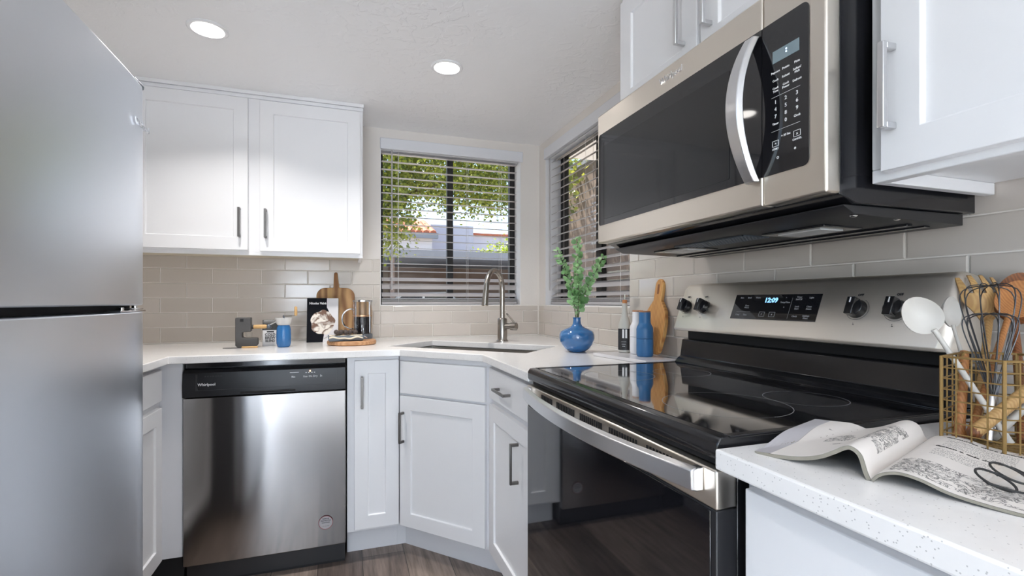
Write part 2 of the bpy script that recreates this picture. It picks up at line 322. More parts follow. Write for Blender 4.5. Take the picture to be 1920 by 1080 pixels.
# ---------------------------------------------------------------- mesh helpers
class MB:
    def __init__(s): s.v = []; s.f = []; s.m = []; s.mi = 0
    def mat(s, i): s.mi = i; return s
    def add(s, vs, fs):
        o = len(s.v); s.v += [Vector(v) for v in vs]; s.f += [tuple(i+o for i in f) for f in fs]; s.m += [s.mi]*len(fs); return s
    def box(s, a, b):
        x0, x1 = sorted((a[0], b[0])); y0, y1 = sorted((a[1], b[1])); z0, z1 = sorted((a[2], b[2]))
        return s.add([(x0, y0, z0), (x1, y0, z0), (x1, y1, z0), (x0, y1, z0), (x0, y0, z1), (x1, y0, z1), (x1, y1, z1), (x0, y1, z1)],
                     [(0, 3, 2, 1), (4, 5, 6, 7), (0, 1, 5, 4), (1, 2, 6, 5), (2, 3, 7, 6), (3, 0, 4, 7)])
    def frame(s, o, R, U, N, w, h, d):      # box from corner o along R,U, depth d along N
        o, R, U, N = map(Vector, (o, R, U, N)); p = [o, o+R*w, o+R*w+U*h, o+U*h]
        return s.add(p+[q+N*d for q in p], [(0, 3, 2, 1), (4, 5, 6, 7), (0, 1, 5, 4), (1, 2, 6, 5), (2, 3, 7, 6), (3, 0, 4, 7)])
    def prism(s, poly, lo, hi, axis='Z'):   # poly in the two other axes (order XY, XZ, YZ)
        n = len(poly)
        def p3(p, t): return {'Z': (p[0], p[1], t), 'Y': (p[0], t, p[1]), 'X': (t, p[0], p[1])}[axis]
        vs = [p3(p, lo) for p in poly]+[p3(p, hi) for p in poly]
        ar = sum(poly[i][0]*poly[(i+1) % n][1]-poly[(i+1) % n][0]*poly[i][1] for i in range(n))
        fs = [tuple(range(n))[::-1], tuple(range(n, 2*n))]+[(i, (i+1) % n, n+(i+1) % n, n+i) for i in range(n)]
        if (ar < 0) != (axis == 'Y'): fs = [f[::-1] for f in fs]
        return s.add(vs, fs)
    def lathe(s, prof, n=32, c=(0, 0, 0), cap=True):
        vs = []; fs = []; c = Vector(c)
        for r, z in prof:
            for k in range(n): a = 2*PI*k/n; vs.append(c+Vector((r*math.cos(a), r*math.sin(a), z)))
        for j in range(len(prof)-1):
            for k in range(n): k2 = (k+1) % n; fs.append((j*n+k, j*n+k2, (j+1)*n+k2, (j+1)*n+k))
        if cap:
            if prof[0][0] > 1e-6: fs.append(tuple(range(n))[::-1])
            if prof[-1][0] > 1e-6: fs.append(tuple(range((len(prof)-1)*n, len(prof)*n)))
        return s.add(vs, fs)
    def tube(s, pts, r, n=10, closed=False, sq=False):
        pts = [Vector(p) for p in pts]; k = len(pts); rs = r if isinstance(r, (list, tuple)) else [r]*k
        vs = []; fs = []; up = None
        for i, p in enumerate(pts):
            if closed: t = pts[(i+1) % k]-pts[i-1]
            else: t = pts[min(i+1, k-1)]-pts[max(i-1, 0)]
            t.normalize()
            if up is None: up = t.orthogonal().normalized()
            up = (up-t*up.dot(t)); up = up.normalized() if up.length > 1e-5 else t.orthogonal().normalized()
            w = t.cross(up)
            for j in range(n): a = 2*PI*(j+.5 if sq else j)/n; vs.append(p+(up*math.cos(a)+w*math.sin(a))*rs[i])
        for i in range(k if closed else k-1):
            for j in range(n): j2 = (j+1) % n; i2 = (i+1) % k; fs.append((i*n+j, i*n+j2, i2*n+j2, i2*n+j))
        if not closed: fs += [tuple(range(n))[::-1], tuple(range((k-1)*n, k*n))]
        return s.add(vs, fs)
    def grid(s, fn, nu, nv, closed_u=False):
        vs = [fn(i/(nu if closed_u else nu-1), j/(nv-1)) for i in range(nu) for j in range(nv)]; fs = []
        for i in range(nu if closed_u else nu-1):
            for j in range(nv-1): i2 = (i+1) % nu; fs.append((i*nv+j, i2*nv+j, i2*nv+j+1, i*nv+j+1))
        return s.add(vs, fs)
    def sphere(s, c, r, n=16, m=10, sc=(1, 1, 1)):
        c = Vector(c)
        return s.lathe([(max(r*math.sin(PI*i/m), 1e-7)*1, -r*math.cos(PI*i/m)) for i in range(m+1)], n, (0, 0, 0), False)._last(c, sc, (m+1)*n)
    def _last(s, c, sc, k):
        for i in range(len(s.v)-k, len(s.v)): v = s.v[i]; s.v[i] = Vector((v.x*sc[0], v.y*sc[1], v.z*sc[2]))+c
        return s
    def text(s, body, size, o, R, U, d=.0006, align='CENTER', fn=None, bold=0, sx=1):
        cu = bpy.data.curves.new('t', 'FONT'); cu.body = body; cu.size = size; cu.align_x = align; cu.align_y = 'CENTER'; cu.extrude = d/2; cu.offset = bold
        cu.resolution_u = 2
        ob = bpy.data.objects.new('t', cu); COL.objects.link(ob); bpy.context.view_layer.update()
        me = bpy.data.meshes.new_from_object(ob.evaluated_get(bpy.context.evaluated_depsgraph_get()))
        o, R, U = Vector(o), Vector(R), Vector(U); N = R.cross(U)
        if fn: vs = [fn(v.co.x*sx, v.co.y, v.co.z) for v in me.vertices]
        else: vs = [o+R*v.co.x*sx+U*v.co.y+N*(v.co.z+d/2) for v in me.vertices]
        s.add(vs, [tuple(p.vertices) for p in me.polygons])
        bpy.data.objects.remove(ob); bpy.data.curves.remove(cu); bpy.data.meshes.remove(me); return s
    def xf(s, mtx, start=0):
        for i in range(start, len(s.v)): s.v[i] = mtx @ s.v[i]
        return s
    def build(s, name, mat, root=None, bevel=0, seg=2, ang=35, local=False, flat=False, norm=True):
        me = bpy.data.meshes.new(name); off = Vector((0, 0, 0))
        if root is not None and not local:
            r = root
            while r is not None: off += r.location; r = r.parent
        me.from_pydata([v-off for v in s.v], [], s.f)
        mats = mat if isinstance(mat, (list, tuple)) else [mat]
        for q in mats: me.materials.append(q)
        for p, i in zip(me.polygons, s.m): p.material_index = min(i, len(mats)-1)
        if norm:
            bm = bmesh.new(); bm.from_mesh(me); bmesh.ops.recalc_face_normals(bm, faces=bm.faces); bm.to_mesh(me); bm.free()
        if not flat:
            for p in me.polygons: p.use_smooth = True
            me.set_sharp_from_angle(angle=math.radians(ang))
        o = bpy.data.objects.new(name, me); COL.objects.link(o); o.parent = root
        if bevel:
            md = o.modifiers.new('edge', 'BEVEL'); md.width = bevel; md.segments = seg; md.limit_method = 'ANGLE'; md.angle_limit = math.radians(40)
            md.use_clamp_overlap = True
        return o
def tag(o, label, cat, group=None):
    o['label'] = label; o['category'] = cat
    if group: o['group'] = group
    return o
def thing(name, label, cat, loc=(0, 0, 0), rz=0, group=None, rot=None):
    o = bpy.data.objects.new(name, None); COL.objects.link(o); o.location = loc; o.rotation_euler = rot or (0, 0, rz)
    o.empty_display_size = .05
    return tag(o, label, cat, group)
def struct(o): o['kind'] = 'structure'; return o
def sroot(name, loc=(0, 0, 0)):
    o = bpy.data.objects.new(name, None); COL.objects.link(o); o.location = loc; return struct(o)
def plabel(o, t): o['label'] = t; return o
X, Y, Z = Vector((1, 0, 0)), Vector((0, 1, 0)), Vector((0, 0, 1))

# ---------------------------------------------------------------- room shell
CEIL = 2.10; REAR = -6.0; LW = -2.42; T = .15; CT = .915
W1 = (-.966, -.125, 1.102, 2.03)           # window in back wall x0,x1,z0,z1
W2 = (-1.037, -.10, 1.102, 2.03)           # window in right wall y0,y1,z0,z1
struct(MB().box((LW-T, REAR-T, -.1), (T, T, 0)).build('floor', M['floor']))
struct(MB().box((LW-T, REAR-T, CEIL), (T, T, CEIL+.2)).build('ceiling', M['ceiling']))
b = MB()
b.box((LW-T, 0, 0), (W1[0], T, CEIL)).box((W1[1], 0, 0), (T, T, CEIL)).box((W1[0], 0, 0), (W1[1], T, W1[2])).box((W1[0], 0, W1[3]), (W1[1], T, CEIL))
wall_back = struct(b.build('wall_back', M['wall']))
b = MB()
b.box((0, W2[1], 0), (T, 0, CEIL)).box((0, REAR-T, 0), (T, W2[0], CEIL)).box((0, W2[0], 0), (T, W2[1], W2[2])).box((0, W2[0], W2[3]), (T, W2[1], CEIL))
wall_right = struct(b.build('wall_right', M['wall']))
E0, E1 = -4.6, -2.15                        # unseen wide glass door, added in the left wall to let in daylight
b = MB(); b.box((LW-T, REAR-T, 0), (LW, E0, CEIL)).box((LW-T, E1, 0), (LW, 0, CEIL)).box((LW-T, E0, 2.06), (LW, E1, CEIL))
struct(b.build('wall_left', M['wall']))
dl = sroot('added_door', (LW-.1, E0, 0))
b = MB()
for y in (E0, (E0+E1)/2-.03, E1-.06): b.box((LW-.1, y, 0), (LW-.04, y+.06, 2.06))
b.box((LW-.1, E0, 2.0), (LW-.04, E1, 2.06)).box((LW-.1, E0, 0), (LW-.04, E1, .05)); b.build('door_frame', M['trimw'], dl)
MB().box((LW-.075, E0+.06, .05), (LW-.068, E1-.06, 2.0)).build('glass', M['glass'], dl)
D0, D1, DH = -2.15, -.35, 2.02             # patio door in the rear wall
b = MB(); b.box((LW, REAR-T, 0), (D0, REAR, CEIL)).box((D1, REAR-T, 0), (0, REAR, CEIL)).box((D0, REAR-T, DH), (D1, REAR, CEIL))
struct(b.build('wall_rear', M['wall']))
dr = sroot('door_1', (D0, REAR-.08, 0))
b = MB()
for x in (D0, (D0+D1)/2-.03, D1-.06): b.box((x, REAR-.1, 0), (x+.06, REAR-.04, DH))
b.box((D0, REAR-.1, DH-.06), (D1, REAR-.04, DH)).box((D0, REAR-.1, 0), (D1, REAR-.04, .05))
b.build('door_frame', M['trimw'], dr); MB().box((D0+.06, REAR-.075, .05), (D1-.06, REAR-.068, DH-.06)).build('glass', M['glass'], dr)

# glazed tiles, real ones, on both walls
def tiles(name, parent, to3, lo, hi, rows, off_even, clip):
    PW, PH, G = .2237, .0737, .0030
    b = MB()
    z = .921
    for r in range(rows):
        z0, z1 = z+r*PH, z+(r+1)*PH
        off = off_even if r % 2 == 0 else off_even+PW/2
        k = math.floor((lo-off)/PW)
        while off+k*PW < hi:
            a0, a1 = max(off+k*PW, lo), min(off+(k+1)*PW, hi); k += 1
            for (c0, c1, cz0, cz1) in clip(a0, a1, z0, z1):
                if c1-c0 < .008 or cz1-cz0 < .008: continue
                A0, A1, B0, B1 = c0+G/2, c1-G/2, cz0+G/2, cz1-G/2; e = .0025
                t = [random.uniform(-.0003, .0003) for _ in range(3)]
                def h(i, j): return .0085+t[0]+(t[1] if i else -t[1])+(t[2] if j else -t[2])
                vs = [to3(A0, .001, B0), to3(A1, .001, B0), to3(A1, .001, B1), to3(A0, .001, B1),
                      to3(A0, .007, B0), to3(A1, .007, B0), to3(A1, .007, B1), to3(A0, .007, B1),
                      to3(A0+e, h(0, 0), B0+e), to3(A1-e, h(1, 0), B0+e), to3(A1-e, h(1, 1), B1-e), to3(A0+e, h(0, 1), B1-e)]
                b.add(vs, [(0, 1, 5, 4), (1, 2, 6, 5), (2, 3, 7, 6), (3, 0, 4, 7), (4, 5, 9, 8), (5, 6, 10, 9), (6, 7, 11, 10), (7, 4, 8, 11), (8, 9, 10, 11)])
    o = b.build(name, M['tile'], parent, ang=20)
    return o
def clip_back(a0, a1, z0, z1):
    out = []
    if a1 <= W1[0] or a0 >= W1[0]:
        out.append((a0, a1, z0, min(z1, 1.362 if a1 <= W1[0] else 1.10)))
    else:
        out.append((a0, W1[0], z0, z1)); out.append((W1[0], a1, z0, min(z1, 1.10)))
    return [o for o in out if o[3] > o[2]]
def clip_right(a0, a1, z0, z1):
    out = []
    if a1 <= W2[0]: out.append((a0, a1, z0, z1))
    elif a0 >= W2[0]: out.append((a0, a1, z0, min(z1, 1.10)))
    else: out.append((a0, W2[0], z0, z1)); out.append((W2[0], a1, z0, min(z1, 1.10)))
    return [o for o in out if o[3] > o[2]]
tiles('backsplash_tiles', wall_back, lambda a, d, z: (a, -d, z), LW+.002, -.012, 6, -1.565, clip_back)
tiles('backsplash_tiles', wall_right, lambda a, d, z: (-d, a, z), -3.6, -.012, 6, -1.443-.2237, clip_right)
b = MB(); b.box((LW, -.0055, CT), (W1[0], .0, 1.363)).box((W1[0], -.0055, CT), (-.001, 0, 1.102)); b.build('grout_bed', M['grout'], wall_back)
b = MB(); b.box((-.0055, -3.6, CT), (0, W2[0], 1.363)).box((-.0055, W2[0], CT), (0, -.001, 1.102)); b.build('grout_bed', M['grout'], wall_right)

# unseen eaves added outside the two windows to block direct sun
struct(MB().box((LW-1, T, 2.42), (1.15, 1.15, 2.50)).build('sun_blocking_eave', M['trimw']))
struct(MB().box((T, REAR-1, 2.42), (1.15, T-.001, 2.50)).build('sun_blocking_eave', M['trimw']))
# windows
w1 = sroot('window_1', (W1[0], .1, W1[2]))
b = MB(); f0, f1 = .10, .135; za, zb = W1[2], W1[3]
b.box((W1[0], f0, za), (W1[0]+.022, f1, zb)).box((W1[1]-.037, f0, za), (W1[1], f1, zb)).box((W1[0], f0, za), (W1[1], f1, za+.03)).box((W1[0], f0, zb-.03), (W1[1], f1, zb))
b.build('window_frame', M['frameblk'], w1)
MB().box((-.564, f0, za+.03), (-.527, f1-.005, zb-.03)).build('mullion', M['frameblk'], w1)
MB().box((W1[0]+.022, .116, za+.03), (W1[1]-.037, .120, zb-.03)).build('glass', M['glass'], w1)
b = MB(); b.box((W1[0], .0, za-.001), (W1[1], f0, za+.003)).box((W1[1]-.004, 0.0, za), (W1[1], f0, zb)).box((W1[0], 0, za), (W1[0]+.004, f0, zb)).box((W1[0], 0, zb-.004), (W1[1], f0, zb))
struct(b.build('trim_1', M['trimw']))
w2 = sroot('window_2', (.1, W2[0], W2[2]))
b = MB()
b.box((f0, W2[1]-.045, za), (f1, W2[1], zb)).box((f0, W2[0], za), (f1, W2[0]+.03, zb)).box((f0, W2[0], za), (f1, W2[1], za+.03)).box((f0, W2[0], zb-.03), (f1, W2[1], zb))
b.build('window_frame', M['frameblk'], w2)
MB().box((f0, -.607, za+.03), (f1-.005, -.551, zb-.03)).build('mullion', M['frameblk'], w2)
MB().box((.116, W2[0]+.03, za+.03), (.120, W2[1]-.045, zb-.03)).build('glass', M['glass'], w2)
MB().box((.126, W2[0]+.03, za+.03), (.1265, -.607, zb-.03)).build('insect_screen', M['screen'], w2)
b = MB(); b.box((0, W2[0], za-.001), (f0, W2[1], za+.003)).box((0, W2[1]-.004, za), (f0, W2[1], zb)).box((0, W2[0], za), (f0, W2[0]+.004, zb)).box((0, W2[0], zb-.004), (f0, W2[1], zb))
struct(b.build('trim_2', M['trimw']))

# blinds
def blind(label, to3, a0, a1, wand_a, cords, tilt):
    """to3(along, depth_into_recess, z)"""
    r = thing('window_blind', label, 'blind', to3((a0+a1)/2, .05, 1.11))
    def bx(b, p, q): v0, v1 = to3(*p), to3(*q); return b.box(v0, v1)
    v = MB(); bx(v, (a0-.0, -.012, 1.985), (a1+.012, .012, 2.047)); v.build('valance', M['valance'], r, bevel=.003)
    v = MB(); bx(v, (a0+.006, .02, 1.985), (a1-.006, .085, 2.02)); v.build('headrail', M['trimw'], r, bevel=.002)
    v = MB(); n = 18
    def slat(z, th, w=.044):
        pr = []
        for k in range(5):
            t = (k/4-.5)*w; crown = .0022*(1-(2*k/4-1)**2)
            pr.append((t*math.cos(th)-crown*math.sin(th), t*math.sin(th)+crown*math.cos(th)))
        vs = []
        for a in (a0+.012, a1-.014):
            for (d, h) in pr: vs.append(to3(a, .055+d, z+h))
            for (d, h) in pr: vs.append(to3(a, .055+d, z+h-.0026))
        fs = [(i, i+1, 11+i, 10+i) for i in range(4)]+[(5+i, 15+i, 16+i, 6+i) for i in range(4)]
        fs += [(0, 10, 15, 5), (4, 9, 19, 14), (0, 5, 6, 1), (1, 6, 7, 2), (2, 7, 8, 3), (3, 8, 9, 4), (10, 11, 16, 15), (11, 12, 17, 16), (12, 13, 18, 17), (13, 14, 19, 18)]
        v.add(vs, fs)
    for i in range(16): slat(1.977-i*.0452, tilt)
    slat(1.254, .45); slat(1.213, .75); slat(1.166, .5)
    for i in range(4): slat(1.142-i*.006, .1)
    v.build('slats', M['slat'], r)
    v = MB(); bx(v, (a0+.012, .03, 1.107), (a1-.014, .08, 1.121)); v.build('bottom_rail', M['slat'], r, bevel=.003)
    v = MB()
    for c in cords:
        for d in (.033, .077): p = to3(c, d, 1.115); v.tube([p, p+Z*.87], .0009, 5)
    v.build('ladder_cords', M['cord'], r)
    p = to3(wand_a, .012, 1.19); v = MB().tube([p, p+Z*.80], .0042, 8); v.build('tilt_wand', M['slat'], r)
    return r
blind('white slatted blind over the window behind the faucet', lambda a, d, z: Vector((a, d, z)), W1[0], W1[1], -.9, (-.86, -.45, -.24), .10)
blind('white slatted blind on the window behind the leafy vase', lambda a, d, z: Vector((d, -a, z)), -W2[1], -W2[0], .135, (.2, .56, .9), .42)

# ceiling lights
for i, (lx, ly, lab) in enumerate(((-1.615, -.834, 'round recessed ceiling light in front of the two-door wall cabinet'), (-.75, -.828, 'round recessed ceiling light nearer the sink corner'),
                     (-1.45, -3.15, 'added unseen recessed ceiling light above the viewer'),
                     (-1.7, -4.2, 'added unseen recessed ceiling light in the rear room, fridge side'), (-.7, -4.2, 'added unseen recessed ceiling light in the rear room, range side'))):  # lights above and behind the viewer are unseen, added to brighten the room
    r = thing('ceiling_light', lab, 'light', (lx, ly, CEIL), 0, 'recessed ceiling lights')
    MB().lathe([(.050, 0), (.066, 0), (.066, -.003), (.062, -.006), (.053, -.006), (.050, -.003), (.050, 0)], 40, cap=False).build('trim_ring', M['trimw'], r, local=True)
    MB().lathe([(.0001, -.014), (.025, -.013), (.042, -.009), (.050, -.0025)], 40, cap=False).build('diffuser', M['lamp'], r, local=True, flat=True, norm=False)
    ld = bpy.data.lights.new('downlight', 'AREA'); ld.shape = 'DISK'; ld.size = .09; ld.energy = LAMP; ld.color = (1, .968, .94); ld.spread = math.radians(125)
    lo = bpy.data.objects.new('downlight', ld); COL.objects.link(lo); lo.parent = r; lo.location = (0, 0, -.0155)

# unseen globe pendants added behind the viewer for frontal fill light
for px, py, lab in ((-1.57, -5.15, 'added unseen globe pendant for fill light, nearer the kitchen'), (-1.93, -5.5, 'added unseen globe pendant for fill light, near the patio door')):
    r = thing('fill_pendant', lab, 'lamp', (px, py, CEIL), 0, 'added fill light pendants')
    MB().lathe([(.05, 0), (.05, -.02), (.012, -.03), (0.0, -.031)], 28).build('canopy', M['nickel'], r, local=True)
    MB().tube([(0, 0, -.02), (0, 0, -.64)], .004, 8).build('cord', M['rubber'], r, local=True)
    MB().lathe([(.0, -.605), (.04, -.61), (.045, -.645)], 28).build('cap', M['nickel'], r, local=True)
    MB().sphere((0, 0, -.80), .17, 40, 24).build('globe', M['globe'], r, local=True)

for px, py, lab in ((-.4, -4.9, 'added unseen globe floor lamp for fill light, by the right wall'), (-2.0, -4.3, 'added unseen globe floor lamp for fill light, by the left sliding door')):  # unseen low globes added to lift the ceiling and lower fronts
    r = thing('fill_floor_lamp', lab, 'lamp', (px, py, 0), 0, 'added fill light floor lamps')
    MB().lathe([(.11, 0), (.11, .015), (.02, .022), (.012, .03), (.012, .30), (.0, .30)], 32).build('base', M['nickel'], r, local=True)
    MB().lathe([(.03, .29), (.05, .31), (.05, .33)], 28).build('holder', M['nickel'], r, local=True)
    MB().sphere((0, 0, .49), .175, 40, 24).build('globe', M['globe'], r, local=True)

o = MB().box((-2.35, -5.7, .0005), (-.35, -3.3, .014)).build('reflector', P('pale_wool_reflector', (.74, .73, .71), .95, bump=.4, bscale=220), bevel=.005)  # unseen pale sheet on the floor, added to bounce light onto the ceiling
tag(o, 'added pale rug on the floor of the rear room', 'reflector')

# ---------------------------------------------------------------- cabinetry
def shaker(b, o, R, N, w, z0, z1, th=.019, st=.058, rec=.008, slab=False, top=None):
    """door with its back corner at o, running along R, thickness along N"""
    o = Vector(o); R = Vector(R); N = Vector(N)
    if slab: return b.frame(Vector((o.x, o.y, z0)), R, Z, N, w, z1-z0, th)
    top = top or st
    def p(a, z, d): return Vector((o.x, o.y, 0))+R*a+N*d+Z*z
    c = .0018
    ou = [(0, z0), (w, z0), (w, z1), (0, z1)]; i1 = [(st, z0+top), (w-st, z0+top), (w-st, z1-top), (st, z1-top)]
    i2 = [(st+c, z0+top+c), (w-st-c, z0+top+c), (w-st-c, z1-top-c), (st+c, z1-top-c)]
    vs = [p(a, z, 0) for a, z in ou]+[p(a, z, th) for a, z in ou]+[p(a, z, th) for a, z in i1]+[p(a, z, th-rec) for a, z in i2]
    fs = [(0, 1, 2, 3)]
    for k in range(4):
        k2 = (k+1) % 4; fs += [(k, k2, 4+k2, 4+k), (4+k, 4+k2, 8+k2, 8+k), (8+k, 8+k2, 12+k2, 12+k)]
    fs.append((12, 13, 14, 15)); return b.add(vs, fs)
def pull(door, c, along, N, ln=.134, st=.03, w=.0095, mat=None, t=.007, name='handle'):
    """bar handle centred at c on the door face"""
    c, A, N = Vector(c), Vector(along), Vector(N); S_ = A.cross(N); b = MB()
    b.frame(c-A*ln/2-S_*w/2+N*(st-t), A, S_, N, ln, w, t)
    for e in (-1, 1):
        q = c+A*(e*(ln/2-.005)-.005)-S_*w/2; b.frame(q, A, S_, N, .010, w, st-t)
    return b.build(name, mat or M['nickel'], door, bevel=.0012)

NB = Vector((0, -1, 0)); NR = Vector((-1, 0, 0))
# two-door wall cabinet on the back wall
r = thing('wall_cabinet', 'white two-door wall cabinet left of the window, beside the fridge', 'cabinet', (-1.6, -.15, 1.34))
b = MB(); b.box((LW, -.305, 1.352), (-1.0725, -.011, 2.066)).box((LW, -.305, 1.339), (-1.069, -.287, 1.352)).box((-1.085, -.287, 1.339), (-1.069, -.011, 1.352)).box((-1.0725, -.305, 1.352), (-1.069, -.011, 2.066))
b.build('carcass', M['white'], r, bevel=.001)
MB().box((LW, -.286, 1.3505), (-1.086, -.012, 1.3525)).build('underside_panel', M['under'], r)
b = MB(); b.box((LW, -.318, 2.083), (-1.064, -.011, CEIL)).box((LW, -.311, 2.066), (-1.067, -.011, 2.0825)); b.build('top_molding', M['white'], r, bevel=.0015)
d = shaker(MB(), (-2.03, -.305, 0), X, NB, .455, 1.361, 2.06).build('door', M['white'], r, bevel=.0012); pull(d, (-1.608, -.324, 1.485), Z, NB)
d = shaker(MB(), (-1.526, -.305, 0), X, NB, .445, 1.359, 2.057).build('door', M['white'], r, bevel=.0012); pull(d, (-1.5, -.324, 1.485), Z, NB)
d = shaker(MB(), (-2.41, -.305, 0), X, NB, .36, 1.361, 2.06).build('door', M['white'], r, bevel=.0012)

# cabinet over the microwave
def up_right(label, y0, y1, z0, z1, doors, rec):
    r = thing('wall_cabinet', label, 'cabinet', (-.16, (y0+y1)/2, z0))
    b = MB()
    if rec:
        b.box((-.31, y0, z0+.022), (-.011, y1, z1)).box((-.31, y0, z0), (-.29, y1, z0+.022)).box((-.29, y0, z0), (-.024, y0+.016, z0+.022)).box((-.29, y1-.016, z0), (-.011, y1, z0+.022))
    else: b.box((-.31, y0, z0), (-.011, y1, z1))
    b.box((-.318, y0, z1), (-.011, y1, CEIL-.001)); b.build('carcass', M['white'], r, bevel=.0015)
    for (a, w, dz0, dz1, hy, hz) in doors:
        d = shaker(MB(), (-.31, a, 0), -Y, NR, w, dz0, dz1).build('door', M['white'], r, bevel=.0015)
        pull(d, (-.329, hy, hz), Z, NR, mat=M['steel_h'], w=.0105, t=.009)
    return r
up_right('white two-door cabinet above the microwave', -2.246, -1.484, 1.706, 2.07, ((-1.490, .352, 1.715, 2.062, -1.795, 1.845), (-1.857, .38, 1.715, 2.062, -1.893, 1.845)), False)
up_right('white wall cabinet right of the microwave with a bright vertical pull', -3.12, -2.252, 1.322, 2.07, ((-2.278, .42, 1.334, 2.062, -2.298, 1.4635), (-2.70, .41, 1.334, 2.062, -3.08, 1.4635)), True)

# base cabinets
KB = .53
A_f, B_f = Vector((-.922, -.6235, 0)), Vector((-.6005, -.9725, 0))
r = thing('base_cabinet', 'narrow white base cabinet between dishwasher and corner sink cabinet', 'cabinet', (-1.03, -.3, 0))
b = MB(); b.box((-1.143, -.625, .13), (-.925, -.02, .884)); b.box((-1.143, -KB, 0), (-.925, -KB+.018, .13)); b.build('carcass', M['frame'], r, bevel=.001)
d = shaker(MB(), (-1.113, -.625, 0), X, NB, .186, .144, .869, st=.056).build('door', M['white'], r, bevel=.0012); pull(d, (-1.083, -.644, .735), Z, NB)
r = thing('base_cabinet', 'white diagonal corner base cabinet under the sink', 'cabinet', (-.5, -.5, 0))
dv = (B_f-A_f).normalized(); dn = Vector((dv.y, -dv.x, 0));
if dn.x > 0: dn = -dn
ln = (B_f-A_f).length
b = MB(); b.frame(A_f+Z*.13, dv, Z, -dn, ln, .754, .018)
b.box((-.922, -.6, .13), (-.906, -.02, .884)).box((-.6, -.9725, .13), (-.02, -.956, .884)).prism([(-.90, -.60), (-.60, -.93), (-.03, -.93), (-.03, -.03), (-.90, -.03)], .13, .15)
kA, kB = A_f-dn*.088, B_f-dn*.088; kA.x = -.878; kA.y = -.53
b.frame(Vector((-.885, -.532, 0)), (Vector((-.525, -.925, 0))-Vector((-.885, -.532, 0))).normalized(), Z, -dn, .533, .13, .015)
b.frame(Vector((-.925, -.53, 0)), X, Z, Y, .045, .13, .015)
b.build('carcass', M['frame'], r, bevel=.001)
df = A_f+dv*.018
shaker(MB(), df, dv, dn, ln-.036, .722, .863, slab=True).build('false_drawer_front', M['white'], r, bevel=.002)
d = shaker(MB(), df, dv, dn, ln-.036, .142, .711, st=.06).build('door', M['white'], r, bevel=.0012)
pull(d, df+dv*.022+dn*.019+Z*.575, Z, dn)
r = thing('base_cabinet', 'white base cabinet with one drawer and door, left of the range', 'cabinet', (-.3, -1.23, 0))
b = MB(); b.box((-.596, -1.482, .13), (-.02, -.976, .884)).box((-KB+.005, -1.482, 0), (-KB+.023, -.976, .13)); b.build('carcass', M['frame'], r, bevel=.001)
d = shaker(MB(), (-.596, -.992, 0), -Y, NR, .478, .747, .866, slab=True).build('drawer', M['white'], r, bevel=.002); pull(d, (-.615, -1.19, .802), Y, NR)
d = shaker(MB(), (-.596, -.992, 0), -Y, NR, .478, .142, .722).build('door', M['white'], r, bevel=.0012); pull(d, (-.615, -1.335, .595), Z, NR)
r = thing('base_cabinet', 'white base cabinet run along the left wall beside the fridge', 'cabinet', (-2.1, -.6, 0))
b = MB(); b.box((LW+.01, -1.255, .13), (-1.826, -.02, .884)).box((-1.826, -.625, .13), (-1.750, -.60, .884)).box((LW+.01, -1.255, .0), (-1.90, -.02, .13)); b.build('carcass', M['frame'], r, bevel=.001)
shaker(MB(), (-1.826, -1.24, 0), Y, X, .58, .747, .866, slab=True).build('drawer', M['white'], r, bevel=.002)
shaker(MB(), (-1.826, -1.24, 0), Y, X, .58, .142, .722).build('door', M['white'], r, bevel=.0012)
MB().box((-1.90, -.6, 0), (-1.752, -.585, .128)).build('toe_kick', M['dark'], r)
r = thing('base_cabinet', 'white slab-front base cabinet under the countertop with the magazine', 'cabinet', (-.3, -2.8, 0))
b = MB(); b.box((-.596, -3.38, .13), (-.02, -2.276, .884)).box((-KB+.005, -3.38, 0), (-KB+.023, -2.276, .13)); b.build('carcass', M['frame'], r, bevel=.001)
shaker(MB(), (-.596, -2.288, 0), -Y, NR, 1.08, .142, .862, slab=True).build('front_panel', M['white'], r, bevel=.002)

# countertops
def counter(name, label, poly, hole=None):
    bm = bmesh.new(); vs = [bm.verts.new((x, y, CT)) for x, y in poly]; es = [bm.edges.new((vs[i], vs[(i+1) % len(vs)])) for i in range(len(vs))]
    if hole:
        hv = [bm.verts.new((x, y, CT)) for x, y in hole]; es += [bm.edges.new((hv[i], hv[(i+1) % len(hv)])) for i in range(len(hv))]
    bmesh.ops.triangle_fill(bm, use_beauty=True, edges=es, normal=(0, 0, 1))
    ex = bmesh.ops.extrude_face_region(bm, geom=list(bm.faces))
    for g in ex['geom']:
        if isinstance(g, bmesh.types.BMVert): g.co.z -= .029
    bmesh.ops.recalc_face_normals(bm, faces=bm.faces)
    bmesh.ops.dissolve_limit(bm, angle_limit=.01, verts=bm.verts, edges=bm.edges)
    me = bpy.data.meshes.new(name); bm.to_mesh(me); bm.free(); me.materials.append(M['quartz'])
    o = bpy.data.objects.new(name, me); COL.objects.link(o)
    md = o.modifiers.new('edge', 'BEVEL'); md.width = .003; md.segments = 2; md.limit_method = 'ANGLE'; md.angle_limit = math.radians(40)
    return tag(o, label, 'countertop')
rc = [(-.957, -.483), (-.688, -.214), (-.204, -.728), (-.459, -.983)]
def dN(d, n): return (d*.7071+n*.7071, -d*.7071+n*.7071)
SK = [dN(-.345, -1.02), dN(-.345, -.655), dN(.372, -.655), dN(.372, -1.02)]
counter('countertop', 'white quartz countertop around the corner sink', [(LW+.002, -.0095), (-.0095, -.0095), (-.0095, -1.484), (-.638, -1.484), (-.638, -.980), (-.925, -.668), (-1.785, -.668), (-1.785, -1.262), (LW+.002, -1.262)], SK)
counter('countertop', 'white quartz countertop right of the range, under the open magazine', [(-.0095, -2.268), (-.65, -2.268), (-.65, -3.4), (-.0095, -3.4)])

